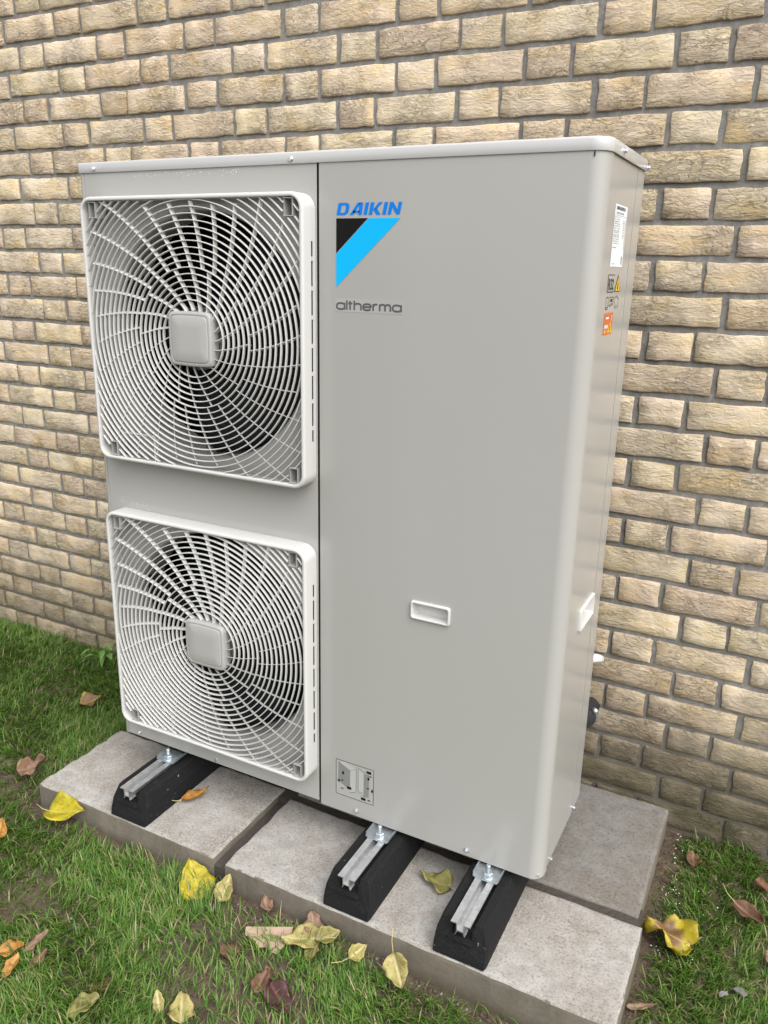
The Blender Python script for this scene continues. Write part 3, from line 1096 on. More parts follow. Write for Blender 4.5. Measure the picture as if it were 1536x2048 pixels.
# installation diagram at the foot of the panel
x0, x1, z0, z1 = 1.2465, 1.3445, .2205, .3120
decal('sticker', [[(x0, z0), (x1, z0), (x1, z1), (x0, z1)]], M['film'], 0)
decal('diagram_frame', stroke([[(x0, z0), (x1, z0), (x1, z1), (x0, z1), (x0, z0)]], .0011), M['black'], 1)
U = lambda u, v: (x0 + (x1 - x0) * u, z0 + (z1 - z0) * v)
for P_, m_k in (([U(.06, .94), U(.06, .38), U(.38, .22), U(.38, .78)], 'mgrey'), ([U(.74, .82), U(.74, .14), U(.88, .18), U(.88, .84)], 'mgrey'), ([U(.38, .78), U(.38, .16), U(.54, .22), U(.54, .88)], 'lgrey'),
                ([U(.60, .90), U(.60, .30), U(.74, .14), U(.74, .82)], 'lgrey'), ([U(.06, .94), U(.38, .78), U(.54, .88), U(.25, .99)], 'lgrey')):
    decal('diagram_drawing', [P_], M[m_k], 1)
tag(decal('diagram_lines', stroke([[U(.06, .94), U(.38, .78), U(.54, .88), U(.54, .22), U(.38, .14)], [U(.60, .9), U(.60, .28)], [U(.60, .3), U(.66, .22), U(.70, .28), U(.74, .14)], [U(.56, .95), U(.74, .86), U(.90, .9)]], .0006), M['black'], 2), kind='stuff')
blk = []
for u, v, a, b in ((.19, .66, .035, .06), (.08, .40, .035, .05), (.17, .44, .04, .022), (.87, .72, .035, .05), (.97, .40, .03, .06), (.86, .44, .04, .022), (.17, .20, .05, .018), (.89, .10, .05, .02), (.92, .80, .05, .018)):
    blk.append([U(u - a, v), U(u, v - b), U(u + a, v), U(u, v + b)])
for u, v in ((.36, .27), (.88, .90), (.74, .09)): blk.append([U(u - .06, v - .035), U(u + .06, v - .035), U(u + .06, v + .035), U(u - .06, v + .035)])
tag(decal('diagram_arrows', blk, M['black'], 3), kind='stuff')

# labels on the narrow side (facing +X)
XS = X1 - .0011


def sdecal(name, polys, mat, lay=0):
    m = MB()
    for P in polys: m.poly([(XS + .00025 * lay, y, z) for y, z in P])
    return part(m.build(name, mat, None, False, False))


def R4(y0, y1, z0, z1): return [(y0, z0), (y1, z0), (y1, z1), (y0, z1)]


py0, py1, pz0, pz1 = -.4535, -.354, 1.4065, 1.5095
sdecal('rating_label', [R4(py0, py1, pz0, pz1)], M['white'], 0)


def text_side(s, y, z, size, mat, lay, sx=1., bold=0.):
    cu = bpy.data.curves.new('t', 'FONT'); cu.body = s; cu.size = size; cu.offset = bold
    ob = bpy.data.objects.new('t', cu); COL.objects.link(ob)
    dg = bpy.context.evaluated_depsgraph_get()
    me = bpy.data.meshes.new_from_object(ob.evaluated_get(dg))
    bpy.data.objects.remove(ob)
    for v in me.vertices:
        a, b = v.co.x * sx, v.co.y
        v.co = (XS + .00025 * lay, y + a, z + b)
    return part(link('lettering', me, mat))


text_side('DAIKIN EUROPE N.V.', py0 + .010, pz1 - .0085, .0080, M['black'], 1, 1.0, .0002)
text_side('MADE IN CZECH REPUBLIC'[:0] or 'DAIKIN ALTHERMA', py0 + .012, pz1 - .0155, .0052, M['grey_print'], 1, 1.35)
rows = []
rr = random.Random(5)
zc = pz1 - .0215
ln = [R4(py0 + .003, py1 - .004, pz1 - .0180, pz1 - .0176)]
while zc > pz0 + .035:
    a = py0 + .004
    while a < py0 + .045:
        w = rr.uniform(.003, .009); rows.append(R4(a, min(a + w, py0 + .05), zc, zc + .0014)); a += w + rr.uniform(.0015, .006)
    if rr.random() < .35: ln.append(R4(py0 + .003, py0 + .052, zc - .0012, zc - .0009))
    zc -= .0036
for q in range(9): rows.append(R4(py1 - .030 + rr.uniform(0, .006), py1 - .018 + rr.uniform(0, .008), pz1 - .026 - q * .0035, pz1 - .0247 - q * .0035))
rows.append(R4(py1 - .006, py1 - .004, pz1 - .075, pz1 - .022))
rows.append(R4(py1 - .016, py1 - .008, pz0 + .004, pz0 + .018))
rows.append(R4(py0 + .004, py0 + .034, pz0 + .0315, pz0 + .0330)); rows.append(R4(py0 + .014, py0 + .03, pz0 + .004, pz0 + .0055))
ln.append(R4(py0 + .050, py0 + .0503, pz0 + .004, pz0 + .030))
tag(sdecal('small_print', rows, M['mgrey'], 1), kind='stuff'); sdecal('rule_line', ln[:1], M['black'], 1); tag(sdecal('rule_lines', ln[1:], M['black'], 1), kind='stuff')
sdecal('hazard_sign', [R4(-.456, -.4035, 1.3625, 1.3930)], M['black'], 0)
sdecal('hazard_sign', [R4(-.4545, -.405, 1.3640, 1.3915)], M['film'], 1)
text_side('R32', -.4525, 1.3675, .0260, M['black'], 2, 1.0, .0006)
sdecal('hazard_sign', [[(-.398, 1.3630), (-.352, 1.3630), (-.375, 1.3935)]], M['black'], 0)
sdecal('hazard_sign', [[(-.393, 1.3645), (-.357, 1.3645), (-.375, 1.3890)]], M['yellow'], 1)
sdecal('hazard_sign', [R4(-.3775, -.3725, 1.3665, 1.3780), [(-.381, 1.370), (-.369, 1.370), (-.375, 1.3665)]], M['black'], 2)
ic = [[(-.457, 1.334), (-.457, 1.354), (-.440, 1.354), (-.440, 1.334), (-.457, 1.334)], [(-.455, 1.337), (-.442, 1.337)],
      [(-.430, 1.340), (-.428, 1.354), (-.400, 1.354), (-.398, 1.346), (-.404, 1.340), (-.412, 1.343), (-.420, 1.338), (-.430, 1.340)],
      [(-.385, 1.338), (-.392, 1.350), (-.375, 1.356), (-.356, 1.350), (-.356, 1.336)], [(-.384, 1.334), (-.372, 1.338)], [(-.370, 1.333), (-.360, 1.337)]]
sdecal('pictogram', stroke(ic, .0014), M['black'], 0)
sdecal('pictogram', [R4(-.420, -.408, 1.346, 1.351)], M['black'], 1)
sdecal('warning_label', [R4(-.458, -.388, 1.2885, 1.3270)], M['orange'], 0)
sdecal('warning_label', [R4(-.446, -.422, 1.3165, 1.3195), R4(-.450, -.440, 1.300, 1.306), R4(-.436, -.426, 1.300, 1.306), R4(-.400, -.397, 1.312, 1.322)], M['white'], 1)
sdecal('warning_label', [[(-.428, 1.292), (-.392, 1.292), (-.405, 1.311)], [(-.452, 1.292), (-.440, 1.292), (-.440, 1.297), (-.452, 1.297)]], M['yellow'], 1)
sdecal('warning_label', [R4(-.411, -.407, 1.294, 1.303)], M['black'], 2)

# rain drops under the lid
dr = MB()
for q in range(60):
    x = rnd.uniform(.74, 1.02) if q < 45 else rnd.uniform(.62, .72); z = (rnd.gauss(1.573, .003) if q < 45 else rnd.gauss(.838, .006)); r = rnd.uniform(.0004, .0010)
    rings = [[(x + r * s * math.cos(2 * math.pi * k / 8), YF - d * r, z + r * s * math.sin(2 * math.pi * k / 8)) for k in range(8)] for s, d in ((1, 0), (.8, .45), (.4, .62))]
    dr.loops(rings, True, False, True)
tag(pbuild(dr, 'rain_drops', M['water'], True), kind='stuff')

# ------------------------------------------------------------------ feet: rubber blocks with rails, and the unit's foot plates
BX = [.755, 1.374, 1.633]
blab = ['black rubber foot with steel rail standing alone below the lower fan grille',
        'middle black rubber foot with steel rail, between the other two feet',
        'black rubber foot with scuffed flank and steel rail under the rounded corner']
BY0, BY1, BZ = -.7245, -.180, .158


def foot_block():
    # cross-section swept in y : wide base, tapered shoulders, groove for the rail; front and rear faces lean back
    prof = [(-.0570, 0), (-.0575, .018), (-.0555, .045), (-.0475, .074), (-.0430, .0795), (-.0250, .0800), (-.0245, .066), (.0245, .066), (.0250, .0800), (.0430, .0795), (.0475, .074), (.0555, .045), (.0575, .018), (.0570, 0)]
    rings = []
    ys = [(BY0, .965, 0.0, .0), (BY0 + .0015, 1.0, 0, .0)]
    n = 16
    def shape(t):
        return t
    m = MB()
    for i in range(n + 1):
        y = BY0 + (BY1 - BY0) * i / n
        ring = []
        for x, z in prof:
            lean = .026 * (z / .08) ** 1.5
            yy = y
            if i == 0: yy = BY0 + lean
            if i == n: yy = BY1 - lean
            if i == 1: yy = BY0 + .010 + lean
            if i == n - 1: yy = BY1 - .010 - lean
            sx = .955 if i in (0, n) else 1.0
            ring.append((x * sx, yy - (BY0 + BY1) / 2, z))
        rings.append(ring)
    m.loops(rings, True, True, True)
    me = m.mesh()
    return me


def cut_window(me):
    ob = bpy.data.objects.new('b', me); COL.objects.link(ob)
    yc = BY0 - (BY0 + BY1) / 2
    cu = bpy.data.objects.new('c', MB().box(-.0205, .0205, yc - .02, yc + .024, .046, .0665).mesh()); COL.objects.link(cu)
    md = ob.modifiers.new('cut', 'BOOLEAN'); md.object = cu; md.operation = 'DIFFERENCE'; md.solver = 'EXACT'
    out = bpy.data.meshes.new_from_object(ob.evaluated_get(bpy.context.evaluated_depsgraph_get()))
    bpy.data.objects.remove(ob); bpy.data.objects.remove(cu)
    return out


FB = cut_window(foot_block()); FB.materials.clear(); FB.materials.append(M['rubber'])
LEDGE = MB().box(-.026, .026, BY0 + .006 - (BY0 + BY1) / 2, BY0 + .030 - (BY0 + BY1) / 2, .038, .0425).mesh(); LEDGE.materials.append(M['rubber'])


def rail_mesh():
    y0, y1 = -.720 - (BY0 + BY1) / 2, -.20 - (BY0 + BY1) / 2
    prof = [(-.0205, .0845), (-.0205, .0868), (-.0068, .0868), (-.0064, .0700), (.0064, .0700), (.0068, .0868), (.0205, .0868), (.0205, .0845), (.0088, .0845), (.0084, .0640), (.0105, .0600), (.0095, .0592), (.0070, .0640), (.0064, .0680), (-.0064, .0680), (-.0070, .0640), (-.0095, .0592), (-.0105, .0600), (-.0084, .0640), (-.0088, .0845)]
    return MB().loops([[(x, y0, z) for x, z in prof], [(x, y1, z) for x, z in prof]], True, True, True).mesh()


RAIL = rail_mesh(); RAIL.materials.append(M['galv'])


def ring_y(r, z, n): return [(r * math.cos(2 * math.pi * k / n), r * math.sin(2 * math.pi * k / n), z) for k in range(n)]


WASH = MB().loops([ring_y(.0135, 0, 28), ring_y(.0135, .0016, 28), ring_y(.0128, .0022, 28)], True, False, True).mesh()
NUT = MB().loops([ring_y(.0105, 0, 6), ring_y(.0105, .0075, 6), ring_y(.0092, .0088, 6)], True, False, True).mesh()
bolt = []
for q in range(15): bolt.append(ring_y(.0050 if q % 2 == 0 else .0043, q * .0018, 16))
bolt.append(ring_y(.0036, .0265, 16))
BOLT = MB().loops(bolt, True, False, True).mesh()
plm = MB()
pp = rrect(.056, .075, .006, 4)
plm.loops([[(u, v, 0) for u, v in pp], [(u, v, .0022) for u, v in pp]], True, True, True)
for sx_ in (-1, 1): plm.box(sx_ * .0280 - .0011, sx_ * .0280 + .0011, -.030, .036, .0015, .0075)
PLATE = plm.mesh()
for me in (WASH, NUT, BOLT, PLATE): me.materials.append(M['zinc'])
for bx, lb in zip(BX, blab):
    rt = empty('rubber_foot', (bx, (BY0 + BY1) / 2, SLAB_Z + .0005))
    tag(rt, lb, 'rubber foot', 'rubber feet under the unit')
    b = link('rubber_block', FB, parent=rt)
    bevel(b, .003, 2, 35)
    link('end_ledge', LEDGE, parent=rt)
    link('steel_rail', RAIL, parent=rt)
    yb = -.5875 + .0375
    pl = link('mounting_foot', PLATE)
    pl.location = (bx, yb, SLAB_Z + .0878); part(pl)
    yo = -.022
    link('washer', WASH, parent=pl, loc=(.002, yo, .0022)); link('nut', NUT, parent=pl, loc=(.002, yo, .0040)); link('bolt', BOLT, parent=pl, loc=(.002, yo, .004))
    riser = MB().box(bx - .026, bx + .026, -.538, -.30, SLAB_Z + .0903, Z0 + .0043)
    pbuild(riser, 'foot_channel', M['dark'])

# ------------------------------------------------------------------ pipes between unit and wall
wp = empty('water_pipe', (1.70, -.12, .29))
tag(wp, 'black insulated pipe poking out between the unit and the brick wall', 'pipe')
o = MB().tube([(1.655, YB - .002, .335), (1.675, -.20, .336), (1.697, -.15, .335), (1.706, -.09, .320), (1.702, -.03, .305), (1.700, .01, .30)], [.026, .027, .029, .030, .027, .025], 18).build('insulation', M['black_foam'], None, True)
o.parent = wp; o.matrix_parent_inverse = Matrix.Translation(-Vector(wp.location))
o = MB().tube([(1.7305, -.098, .348), (1.734, -.090, .340), (1.7345, -.082, .325), (1.732, -.08, .305)], [.006, .007, .007, .005], 10).build('tape_end', M['galv'], None, True)
o.parent = wp; o.matrix_parent_inverse = Matrix.Translation(-Vector(wp.location))
dp = empty('drain_pipe', (1.70, -.10, .48))
tag(dp, 'thin white pipe end showing beside the unit above the black pipe', 'pipe')
o = MB().tube([(1.66, YB - .002, .50), (1.68, -.19, .503), (1.705, -.14, .500), (1.722, -.105, .492), (1.730, -.085, .482)], .011, 14).build('pipe_body', M['white_pipe'], None, True)
o.parent = dp; o.matrix_parent_inverse = Matrix.Translation(-Vector(dp.location))
o = MB().tube([(1.7295, -.0865, .4828), (1.732, -.079, .478)], .0085, 14).build('pipe_mouth', M['gap_black'], None, True)
o.parent = dp; o.matrix_parent_inverse = Matrix.Translation(-Vector(dp.location))

# ------------------------------------------------------------------ grass
def in_slab(x, y, pad=0.):
    a = (x > .437 - pad) & (x < 1.037) & (y > -.724 - pad) & (y < 0)
    b = (x > 1.03) & (x < 1.944 + pad) & (y > -.727 - pad) & (y < 0)
    return a | b


def density(x, y):
    d = fbm(x * 3.1 + 3, y * 3.1 + 17, 21, 4)
    d = np.clip((d - .30) / .17, 0, 1)
    # bare worn soil along the slab fronts, thick growth to the left and at the right of the slabs
    edge = np.maximum(np.maximum(.437 - x, x - 1.944), np.maximum(-.725 - y, 0))
    bare = np.clip((edge - .014) / .07, 0.04, 1)
    lush = np.clip((.55 - x) / .5, 0, 1) * .40 + np.clip((x - 2.02) / .1, 0, 1) * .35
    mud = np.exp(-(((x - 1.05) / .25) ** 2 + ((y + .93) / .12) ** 2)) * .3 + np.exp(-(((x - 1.33) / .2) ** 2 + ((y + .98) / .1) ** 2)) * .5
    return np.clip(d + .10 + lush - mud, .16, 1) * bare


N = 720000
xs = NR.uniform(-1.5, 2.9, N); ys = NR.uniform(-1.95, -.006, N)
dist = np.hypot(xs - 1.0, ys + .7)
keep = (NR.rand(N) < density(xs, ys) * np.clip(1.35 - .35 * dist, .35, 1)) & ~in_slab(xs, ys, .006)
# tufts: pull blades towards tuft centres
xs, ys = xs[keep], ys[keep]
tx = np.round(xs / .055 + (fbm(xs * 9, ys * 9, 5, 2) - .5)) * .055; ty = np.round(ys / .055 + (fbm(xs * 9 + 50, ys * 9, 6, 2) - .5)) * .055
pull = NR.uniform(0, .45, len(xs))
xs2 = xs + (tx - xs) * pull; ys2 = ys + (ty - ys) * pull
ok = ~in_slab(xs2, ys2, .004) & (ys2 < -.004)
xs, ys = xs2[ok], ys2[ok]
n = len(xs)
tall = fbm(xs * 4 + 31, ys * 4 + 7, 33, 3)
ln = (.017 + .036 * NR.rand(n) ** 1.3) * (.55 + .95 * tall)
ln *= np.where(NR.rand(n) < .05, 1.5, 1)
wd = NR.uniform(.0008, .0017, n)
flow = fbm(xs * 2.5 + 90, ys * 2.5, 51, 2) * 4 * math.pi
az = flow + NR.normal(0, 1.1, n)
lean = np.clip(NR.normal(.62, .32, n), .05, 1.35)
curl = NR.uniform(.2, 1.0, n)
zb = gz(xs, ys) - .003
ca, sa = np.cos(az), np.sin(az)
P = np.zeros((n, 7, 3), np.float32)
H = np.zeros((n, 7), np.float32)
px_, pz_ = np.zeros(n), np.zeros(n)
th = lean * .5
for lv in range(4):
    t = lv / 3
    cx = xs + ca * px_; cy = ys + sa * px_; cz = zb + pz_
    w = wd * (1.0, .95, .7, 0)[lv]
    if lv < 3:
        P[:, 2 * lv, :] = np.stack([cx - sa * w, cy + ca * w, cz], -1)
        P[:, 2 * lv + 1, :] = np.stack([cx + sa * w, cy - ca * w, cz], -1)
        H[:, 2 * lv] = t; H[:, 2 * lv + 1] = t
    else:
        P[:, 6, :] = np.stack([cx, cy, cz], -1); H[:, 6] = 1
    px_ = px_ + np.sin(th) * ln / 3; pz_ = pz_ + np.cos(th) * ln / 3
    th = th + curl * .75
gme = bpy.data.meshes.new('grass')
gme.vertices.add(n * 7); gme.vertices.foreach_set('co', P.reshape(-1))
b0 = (np.arange(n) * 7)[:, None]
quads = np.concatenate([b0 + np.array([0, 1, 3, 2]), b0 + np.array([2, 3, 5, 4])], 1).reshape(-1)
tris = (b0 + np.array([4, 5, 6])).reshape(-1)
gme.loops.add(len(quads) + len(tris)); gme.loops.foreach_set('vertex_index', np.concatenate([quads, tris]).astype(np.int32))
nq = 2 * n
gme.polygons.add(nq + n)
gme.polygons.foreach_set('loop_start', np.concatenate([np.arange(nq) * 4, nq * 4 + np.arange(n) * 3]).astype(np.int32))
gme.update(calc_edges=True)
at = gme.attributes.new('hgt', 'FLOAT', 'POINT'); at.data.foreach_set('value', H.reshape(-1))
gme.polygons.foreach_set('use_smooth', [True] * (nq + n))
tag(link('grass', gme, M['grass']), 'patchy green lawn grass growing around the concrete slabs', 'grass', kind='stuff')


# ------------------------------------------------------------------ crumbs of soil and gravel
def blob(m, c, r, rr, sub_=1):
    bm = bmesh.new(); bmesh.ops.create_icosphere(bm, subdivisions=sub_, radius=1)
    sx, sy, sz = (r * rr.uniform(.7, 1.3), r * rr.uniform(.7, 1.3), r * rr.uniform(.5, .9))
    b = len(m.v)
    for v in bm.verts:
        k = rr.uniform(.8, 1.15)
        m.v.append((c[0] + v.co.x * sx * k, c[1] + v.co.y * sy * k, c[2] + v.co.z * sz * k))
    bm.verts.index_update()
    for f in bm.faces: m.f.append(tuple(b + v.index for v in f.verts))
    bm.free()


rr = random.Random(91)
m = MB()
for q in range(1500):
    if q < 700: x, y = rr.uniform(.42, 1.95), -.73 - abs(rr.gauss(0, .035))
    elif q < 900: x, y = 1.95 + abs(rr.gauss(0, .03)), rr.uniform(-.74, -.02)
    else: x, y = rr.uniform(.2, 1.6), rr.uniform(-1.2, -.75)
    blob(m, (x, y, float(gz(np.array(x), np.array(y))) + .001), rr.uniform(.0015, .0055) * (1.4 if rr.random() < .06 else 1), rr, 1)
tag(m.build('soil_crumbs', M['clod'], None, False, False), 'loose brown soil crumbs along the slab edges', 'soil', kind='stuff')
m = MB()
for q in range(170): 
    if q < 80: x, y = 1.90 - rr.uniform(.2, .95), -.735 - abs(rr.gauss(0, .04))
    else: x, y = rr.uniform(.6, 1.5), rr.uniform(-1.15, -.76)
    blob(m, (x, y, float(gz(np.array(x), np.array(y))) + .002), rr.uniform(.0015, .004), rr, 1)
tag(m.build('gravel', M['stone'], None, False, False), 'scattered small grey grit on the bare soil', 'gravel', kind='stuff')
m = MB()
for q in range(90):
    x, y = 1.955 + abs(rr.gauss(0, .05)), rr.uniform(-.46, -.02) if q < 100 else rr.uniform(-.75, -.45)
    blob(m, (x, y, float(gz(np.array(x), np.array(y))) + rr.uniform(.004, .016)), rr.uniform(.0008, .0018), rr, 1)
tag(m.build('foam_beads', M['bead'], None, True, False), 'tiny white foam beads scattered in the grass by the slab', 'foam beads', kind='stuff')


def stone(name, label, cat, x, y, r, mat, seed):
    r_ = random.Random(seed); mm = MB(); blob(mm, (0, 0, 0), r, r_, 2)
    o = mm.build(name, mat, None, True, False)
    o.location = (x, y, float(gz(np.array(x), np.array(y))) + r * .35)
    tag(o, label, cat)
    return o


stone('soil_clod', 'round dark brown clod of earth beside the yellow heart-shaped leaf', 'clod', .938, -.792, .020, M['clod'], 1)
stone('pebble', 'pale grey pebble on bare soil between the grass tufts', 'pebble', .838, -.975, .0085, M['pale_stone'], 2)
stone('pebble', 'small grey stone in the grass away from the slabs', 'pebble', 1.027, -1.040, .0095, M['stone'], 3)
stone('pebble', 'tiny pale pebble close beside the pale grey pebble', 'pebble', .815, -.962, .005, M['pale_stone'], 4)

# ------------------------------------------------------------------ fallen leaves
YAW0 = 27.5


def leaf(label, x, y, length, width, ang, mat, kind='ovate', curl=.5, fold=.3, tilt=0., roll=0., up=.022, stem=.0, seed=0, group=None, z=None, wave=.24):
    r = random.Random(seed + 500)
    nu, nv = 14, 8
    vs, fs = [], []
    p1, p2, p3 = r.uniform(0, 6), r.uniform(0, 6), r.uniform(0, 6)
    for i in range(nu + 1):
        t = i / nu
        if kind == 'heart': w = (math.sin(math.pi * min(1, t ** .55)) ** .75) * (1.0 - .22 * t)
        elif kind == 'long': w = math.sin(math.pi * t ** .8) ** .8
        else: w = math.sin(math.pi * t ** .7) ** .85
        for j in range(nv + 1):
            s = j / nv * 2 - 1
            yy = s * w * width / 2 * (1 + .06 * math.sin(21 * t + p1 + s * 2) + .03 * math.sin(9 * t + p3) * (1 if s > 0 else -1))
            back = -(.16 * length * (1 - abs(abs(s) - .55)) * (1 - t) ** 6 * abs(s)) if kind == 'heart' else 0
            xx = (t - .5) * length + back
            zz = fold * abs(yy) + curl * length * ((t - .45) ** 2) * 1.2 + wave * width * .5 * (math.sin(5 * t + 2.4 * s + p2) * abs(s) + .6 * math.sin(11 * t - 4 * s + p3) * abs(s) + .35 * math.sin(17 * t + 5 * s + p1) * s * s)
            vs.append((xx, yy, zz))
    c = nv + 1
    for i in range(nu):
        for j in range(nv):
            fs.append((i * c + j, (i + 1) * c + j, (i + 1) * c + j + 1, i * c + j + 1))
    me = mesh(vs, fs)
    o = link('fallen_leaf', me, mat, None, None, True)
    sm = o.modifiers.new('solid', 'SOLIDIFY'); sm.thickness = .0005
    zz = (float(gz(np.array(x), np.array(y))) + up) if z is None else z
    o.location = (x, y, zz)
    o.rotation_euler = Matrix.Rotation(R_(ang + YAW0), 3, 'Z').to_4x4() @ Matrix.Rotation(R_(-tilt), 4, 'Y') @ Matrix.Rotation(R_(roll), 4, 'X') and (
        Matrix.Rotation(R_(ang + YAW0), 4, 'Z') @ Matrix.Rotation(R_(-tilt), 4, 'Y') @ Matrix.Rotation(R_(roll), 4, 'X')).to_euler()
    tag(o, label, 'leaf', group or 'fallen leaves around the slabs')
    if stem > 0:
        b = Vector((-.5 * length * .97, 0, curl * length * .2 * 1.2))
        link('stem', MB().tube([b + Vector((.004, 0, 0)), b + Vector((-stem * .5, stem * .12, .003)), b + Vector((-stem, stem * .35, .012))], [.0011, .0009, .0008], 6).mesh(), M['stem'], o, None, True)
    return o


leaf('bright yellow folded leaf leaning on the slab below the fan-side foot', .566, -.745, .108, .072, -12, M['l_yellow'], 'ovate', .25, .75, 10, 22, .036, .035, 1)
leaf('small upright yellow leaf curl touching the bright yellow folded leaf', .572, -.716, .045, .028, 60, M['l_yellow'], 'long', .9, 1.0, 55, 30, .045, .0, 31)
leaf('bright yellow heart-shaped leaf lying by the gap between the front slabs', .995, -.762, .092, .086, 118, M['l_yellow'], 'heart', .12, .14, 26, 0, .034, 0, 2, wave=.10)
leaf('pale cream yellow leaf standing against the slab corner', 1.078, -.752, .056, .046, 70, M['l_pale'], 'heart', .3, .5, 38, 10, .034, .028, 3)
leaf('pale olive yellow leaf beside the torn cardboard', 1.305, -.788, .085, .062, 188, M['l_pale'], 'ovate', .2, .25, 6, -8, .024, .03, 4)
leaf('dull reddish leaf tip sticking up behind the torn cardboard', 1.305, -.742, .05, .042, 100, M['l_dry'], 'ovate', .3, .4, 30, 0, .026, 0, 5)
leaf('rolled olive brown leaf next to the slab front', 1.352, -.757, .055, .036, 20, M['l_olive'], 'ovate', .6, .9, 5, 20, .024, 0, 6)
leaf('small tan curled leaf under the pale olive leaf', 1.345, -.80, .038, .030, 60, M['l_olive'], 'ovate', .7, .9, 10, -25, .018, 0, 7)
leaf('small curled pale yellow leaf with a long stem by the middle foot', 1.424, -.762, .046, .034, 40, M['l_pale'], 'ovate', .9, .8, 8, 35, .024, .04, 8)
leaf('yellow leaf with upright stem standing in grass near the scuffed foot', 1.520, -.762, .066, .050, -68, M['l_pale'], 'ovate', .35, .75, -38, 24, .036, .042, 9)
leaf('big yellow leaf with a rotting brown middle at the slab corner', 1.988, -.392, .098, .100, 150, M['l_ybrown'], 'heart', .25, .18, 14, -6, .032, 0, 10, wave=.45)
leaf('long rolled brown leaf lying in the grass beside the wall', 2.140, -.243, .075, .040, -52, M['l_brown'], 'long', .5, .9, -8, 18, .030, .035, 11)
leaf('small reddish brown leaf in white beads near the wall', 2.008, -.118, .042, .036, 80, M['l_brown'], 'ovate', .4, .4, 15, 0, .024, 0, 12)
leaf('crinkled dark brown leaf against the taller grass tuft', 2.165, -.155, .055, .046, 170, M['l_brown'], 'ovate', .7, .6, 15, 10, .034, 0, 13)
leaf('pinkish dry leaf scrap at the lawn beside the clear plastic shards', 2.192, -.352, .035, .030, 90, M['l_dry'], 'ovate', .4, .4, 10, 0, .028, 0, 14)
leaf('long dead brown leaf flat at the base of the long slab', 1.972, -.588, .060, .016, 5, M['l_dry'], 'long', .2, .4, 0, 0, .012, 0, 15)
leaf('glossy dark red brown leaf lying flat on bare soil', 1.345, -.925, .082, .050, -52, M['l_red'], 'ovate', .15, .25, -8, 5, .020, 0, 16)
leaf('small reddish leaf folded next to the dark red leaf', 1.290, -.912, .050, .034, 65, M['l_brown'], 'ovate', .5, .7, 12, 10, .020, 0, 17)
leaf('tiny brown leaf bit tucked above the dark red leaf', 1.288, -.885, .030, .022, 120, M['l_brown'], 'ovate', .5, .6, 10, 0, .018, 0, 32)
leaf('orange yellow leaf standing in the grass away from the slab', .466, -.866, .055, .045, 84, M['l_orange'], 'ovate', .3, .5, 40, 0, .034, .03, 18)
leaf('orange brown leaf rolled up in the lawn', .800, -1.098, .050, .036, 12, M['l_orange'], 'ovate', .7, .8, 5, 12, .024, 0, 19)
leaf('thin pinkish tan leaf pointing up from the lawn', .826, -1.058, .055, .024, 48, M['l_dry'], 'long', .25, .5, 14, 0, .026, 0, 20)
leaf('thin greyish brown leaf below the pinkish tan leaf', .862, -1.085, .048, .022, 62, M['l_brown'], 'long', .3, .5, 10, 0, .022, 0, 21)
leaf('narrow peach coloured leaf with dark tip and stem', .835, -1.128, .050, .024, 72, M['l_orange'], 'long', .3, .5, 20, 0, .026, .02, 22)
leaf('yellow and brown leaf curled up in the lawn beyond the slabs', .185, -.306, .072, .056, 15, M['l_ybrown'], 'ovate', .5, .6, 12, 10, .034, 0, 23)
leaf('crumpled dry brown leaf touching the slab corner', .318, -.648, .075, .060, 30, M['l_dry'], 'ovate', 1.0, .9, 5, 25, .034, 0, 24, wave=.5)
leaf('dull yellow leaf sunk in the grass', 1.187, -1.030, .060, .050, 100, M['l_pale'], 'ovate', .3, .4, 10, 0, .016, 0, 25)
leaf('pale greenish leaf half hidden by grass blades', 1.018, -1.115, .062, .050, 30, M['l_olive'], 'ovate', .3, .4, 8, 0, .020, 0, 26)
leaf('narrow pale leaf upright in the grass', 1.138, -1.040, .042, .022, 110, M['l_pale'], 'long', .5, .8, 30, 0, .020, 0, 27)
leaf('flat brown leaf pressed into the soil near the cardboard', 1.182, -.868, .050, .040, 30, M['l_brown'], 'ovate', .1, .2, 0, 0, .010, 0, 28)
leaf('brown leaf with a yellow rolled edge at the slab foot', 1.180, -.742, .040, .028, 110, M['l_dry'], 'ovate', .6, .7, 10, 15, .020, 0, 29)
leaf('reddish leaf flattened on mud in the lawn', 1.005, -1.055, .055, .040, 10, M['l_brown'], 'ovate', .1, .2, 0, 0, .008, 0, 30)
leaf('dry tan leaf on the slab beside the fan-side foot', .848, -.578, .075, .036, 36, M['l_orange'], 'long', .5, .7, 4, -12, z=SLAB_Z + .007, stem=.03, seed=40)
leaf('green and brown leaf on the slab between the two closest feet', 1.505, -.552, .072, .062, 150, M['l_olive'], 'heart', .35, .3, 6, 0, z=SLAB_Z + .006, stem=.035, seed=41)

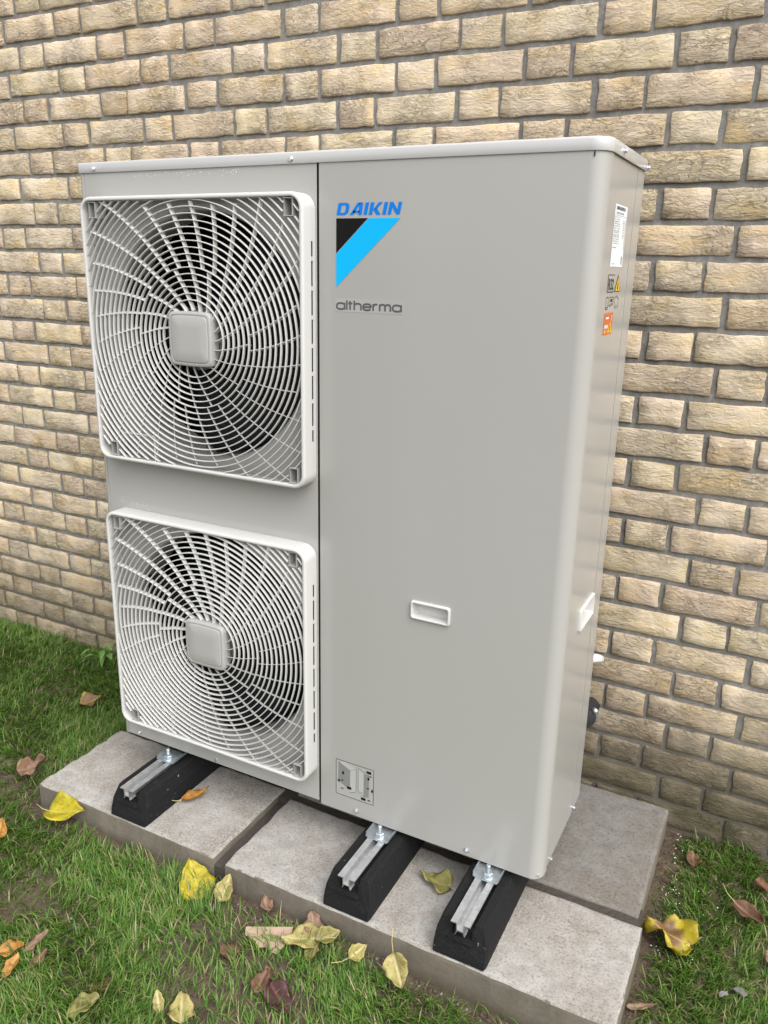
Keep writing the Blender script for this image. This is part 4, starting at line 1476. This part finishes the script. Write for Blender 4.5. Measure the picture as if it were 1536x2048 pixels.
# torn cardboard
pts = [(-.052, .022), (.050, .026), (.048, -.002), (.024, -.036), (.010, -.030), (.004, -.020), (-.022, -.022), (-.024, -.008), (-.050, .004)]
mm = MB().loops([[(x, y, -.0012 + .004 * math.sin(x * 40)) for x, y in pts], [(x, y, .0012 + .004 * math.sin(x * 40)) for x, y in pts]], True, True, True)
o = mm.build('cardboard_scrap', M['card'])
o.location = (1.236, -.812, .024); o.rotation_euler = (R_(14), R_(3), R_(YAW0 - 2))
tag(o, 'torn scrap of tan pink corrugated cardboard lying on the grass', 'cardboard')
# clear plastic shards
for q, (x, y, a, lb) in enumerate(((2.112, -.486, 40, 'smaller splinter of clear plastic in the grass'), (2.143, -.462, -30, 'larger bent shard of clear plastic in the grass'))):
    s = .009 + .005 * q
    P = [(-s, -s * .3), (-.2 * s, -s * .55), (.1 * s, -.4 * s), (s * .9, -s * .7), (1.1 * s, .1 * s), (.5 * s, .25 * s), (.1 * s, s * .6), (-s * .7, s * .4)]
    o = MB().loops([[(u, v, -.0015 + .2 * u) for u, v in P], [(u, v, .0015 + .2 * u) for u, v in P]], True, True, True).build('plastic_shard', M['clear'])
    o.location = (x, y, .016); o.rotation_euler = (R_(8), R_(-6), R_(a))
    tag(o, lb, 'plastic shard', 'clear plastic shards')


# weed by the wall
wd_ = empty('weed_plant', (-.02, -.045, 0))
tag(wd_, 'small broad-leaved green weed growing at the foot of the wall', 'weed')
r = random.Random(3)
for q in range(9):
    a = r.uniform(0, 360); h = r.uniform(.02, .085); rad = r.uniform(.015, .065)
    tip = Vector((rad * math.cos(R_(a)), min(.03, rad * math.sin(R_(a))), h))
    st = link('stem', MB().tube([(0, 0, 0), tip * .55 + Vector((0, 0, .012)), tip], [.0014, .0011, .0009], 6).mesh(), M['weed'], wd_, None, True)
    nu = 8; vs, fs = [], []
    L, W = r.uniform(.030, .050), r.uniform(.014, .022)
    for i in range(nu + 1):
        t = i / nu; w = math.sin(math.pi * t ** .8) ** .9
        for j in range(5):
            s = j / 4 * 2 - 1
            vs.append((t * L, s * w * W / 2, .4 * abs(s * w * W / 2) - .5 * L * t * t))
    for i in range(nu):
        for j in range(4): fs.append((i * 5 + j, (i + 1) * 5 + j, (i + 1) * 5 + j + 1, i * 5 + j + 1))
    lf = link('leaf', mesh(vs, fs), M['weed'], wd_, tip, True)
    lf.rotation_euler = (r.uniform(-.4, .4), r.uniform(-.6, .1), R_(a))
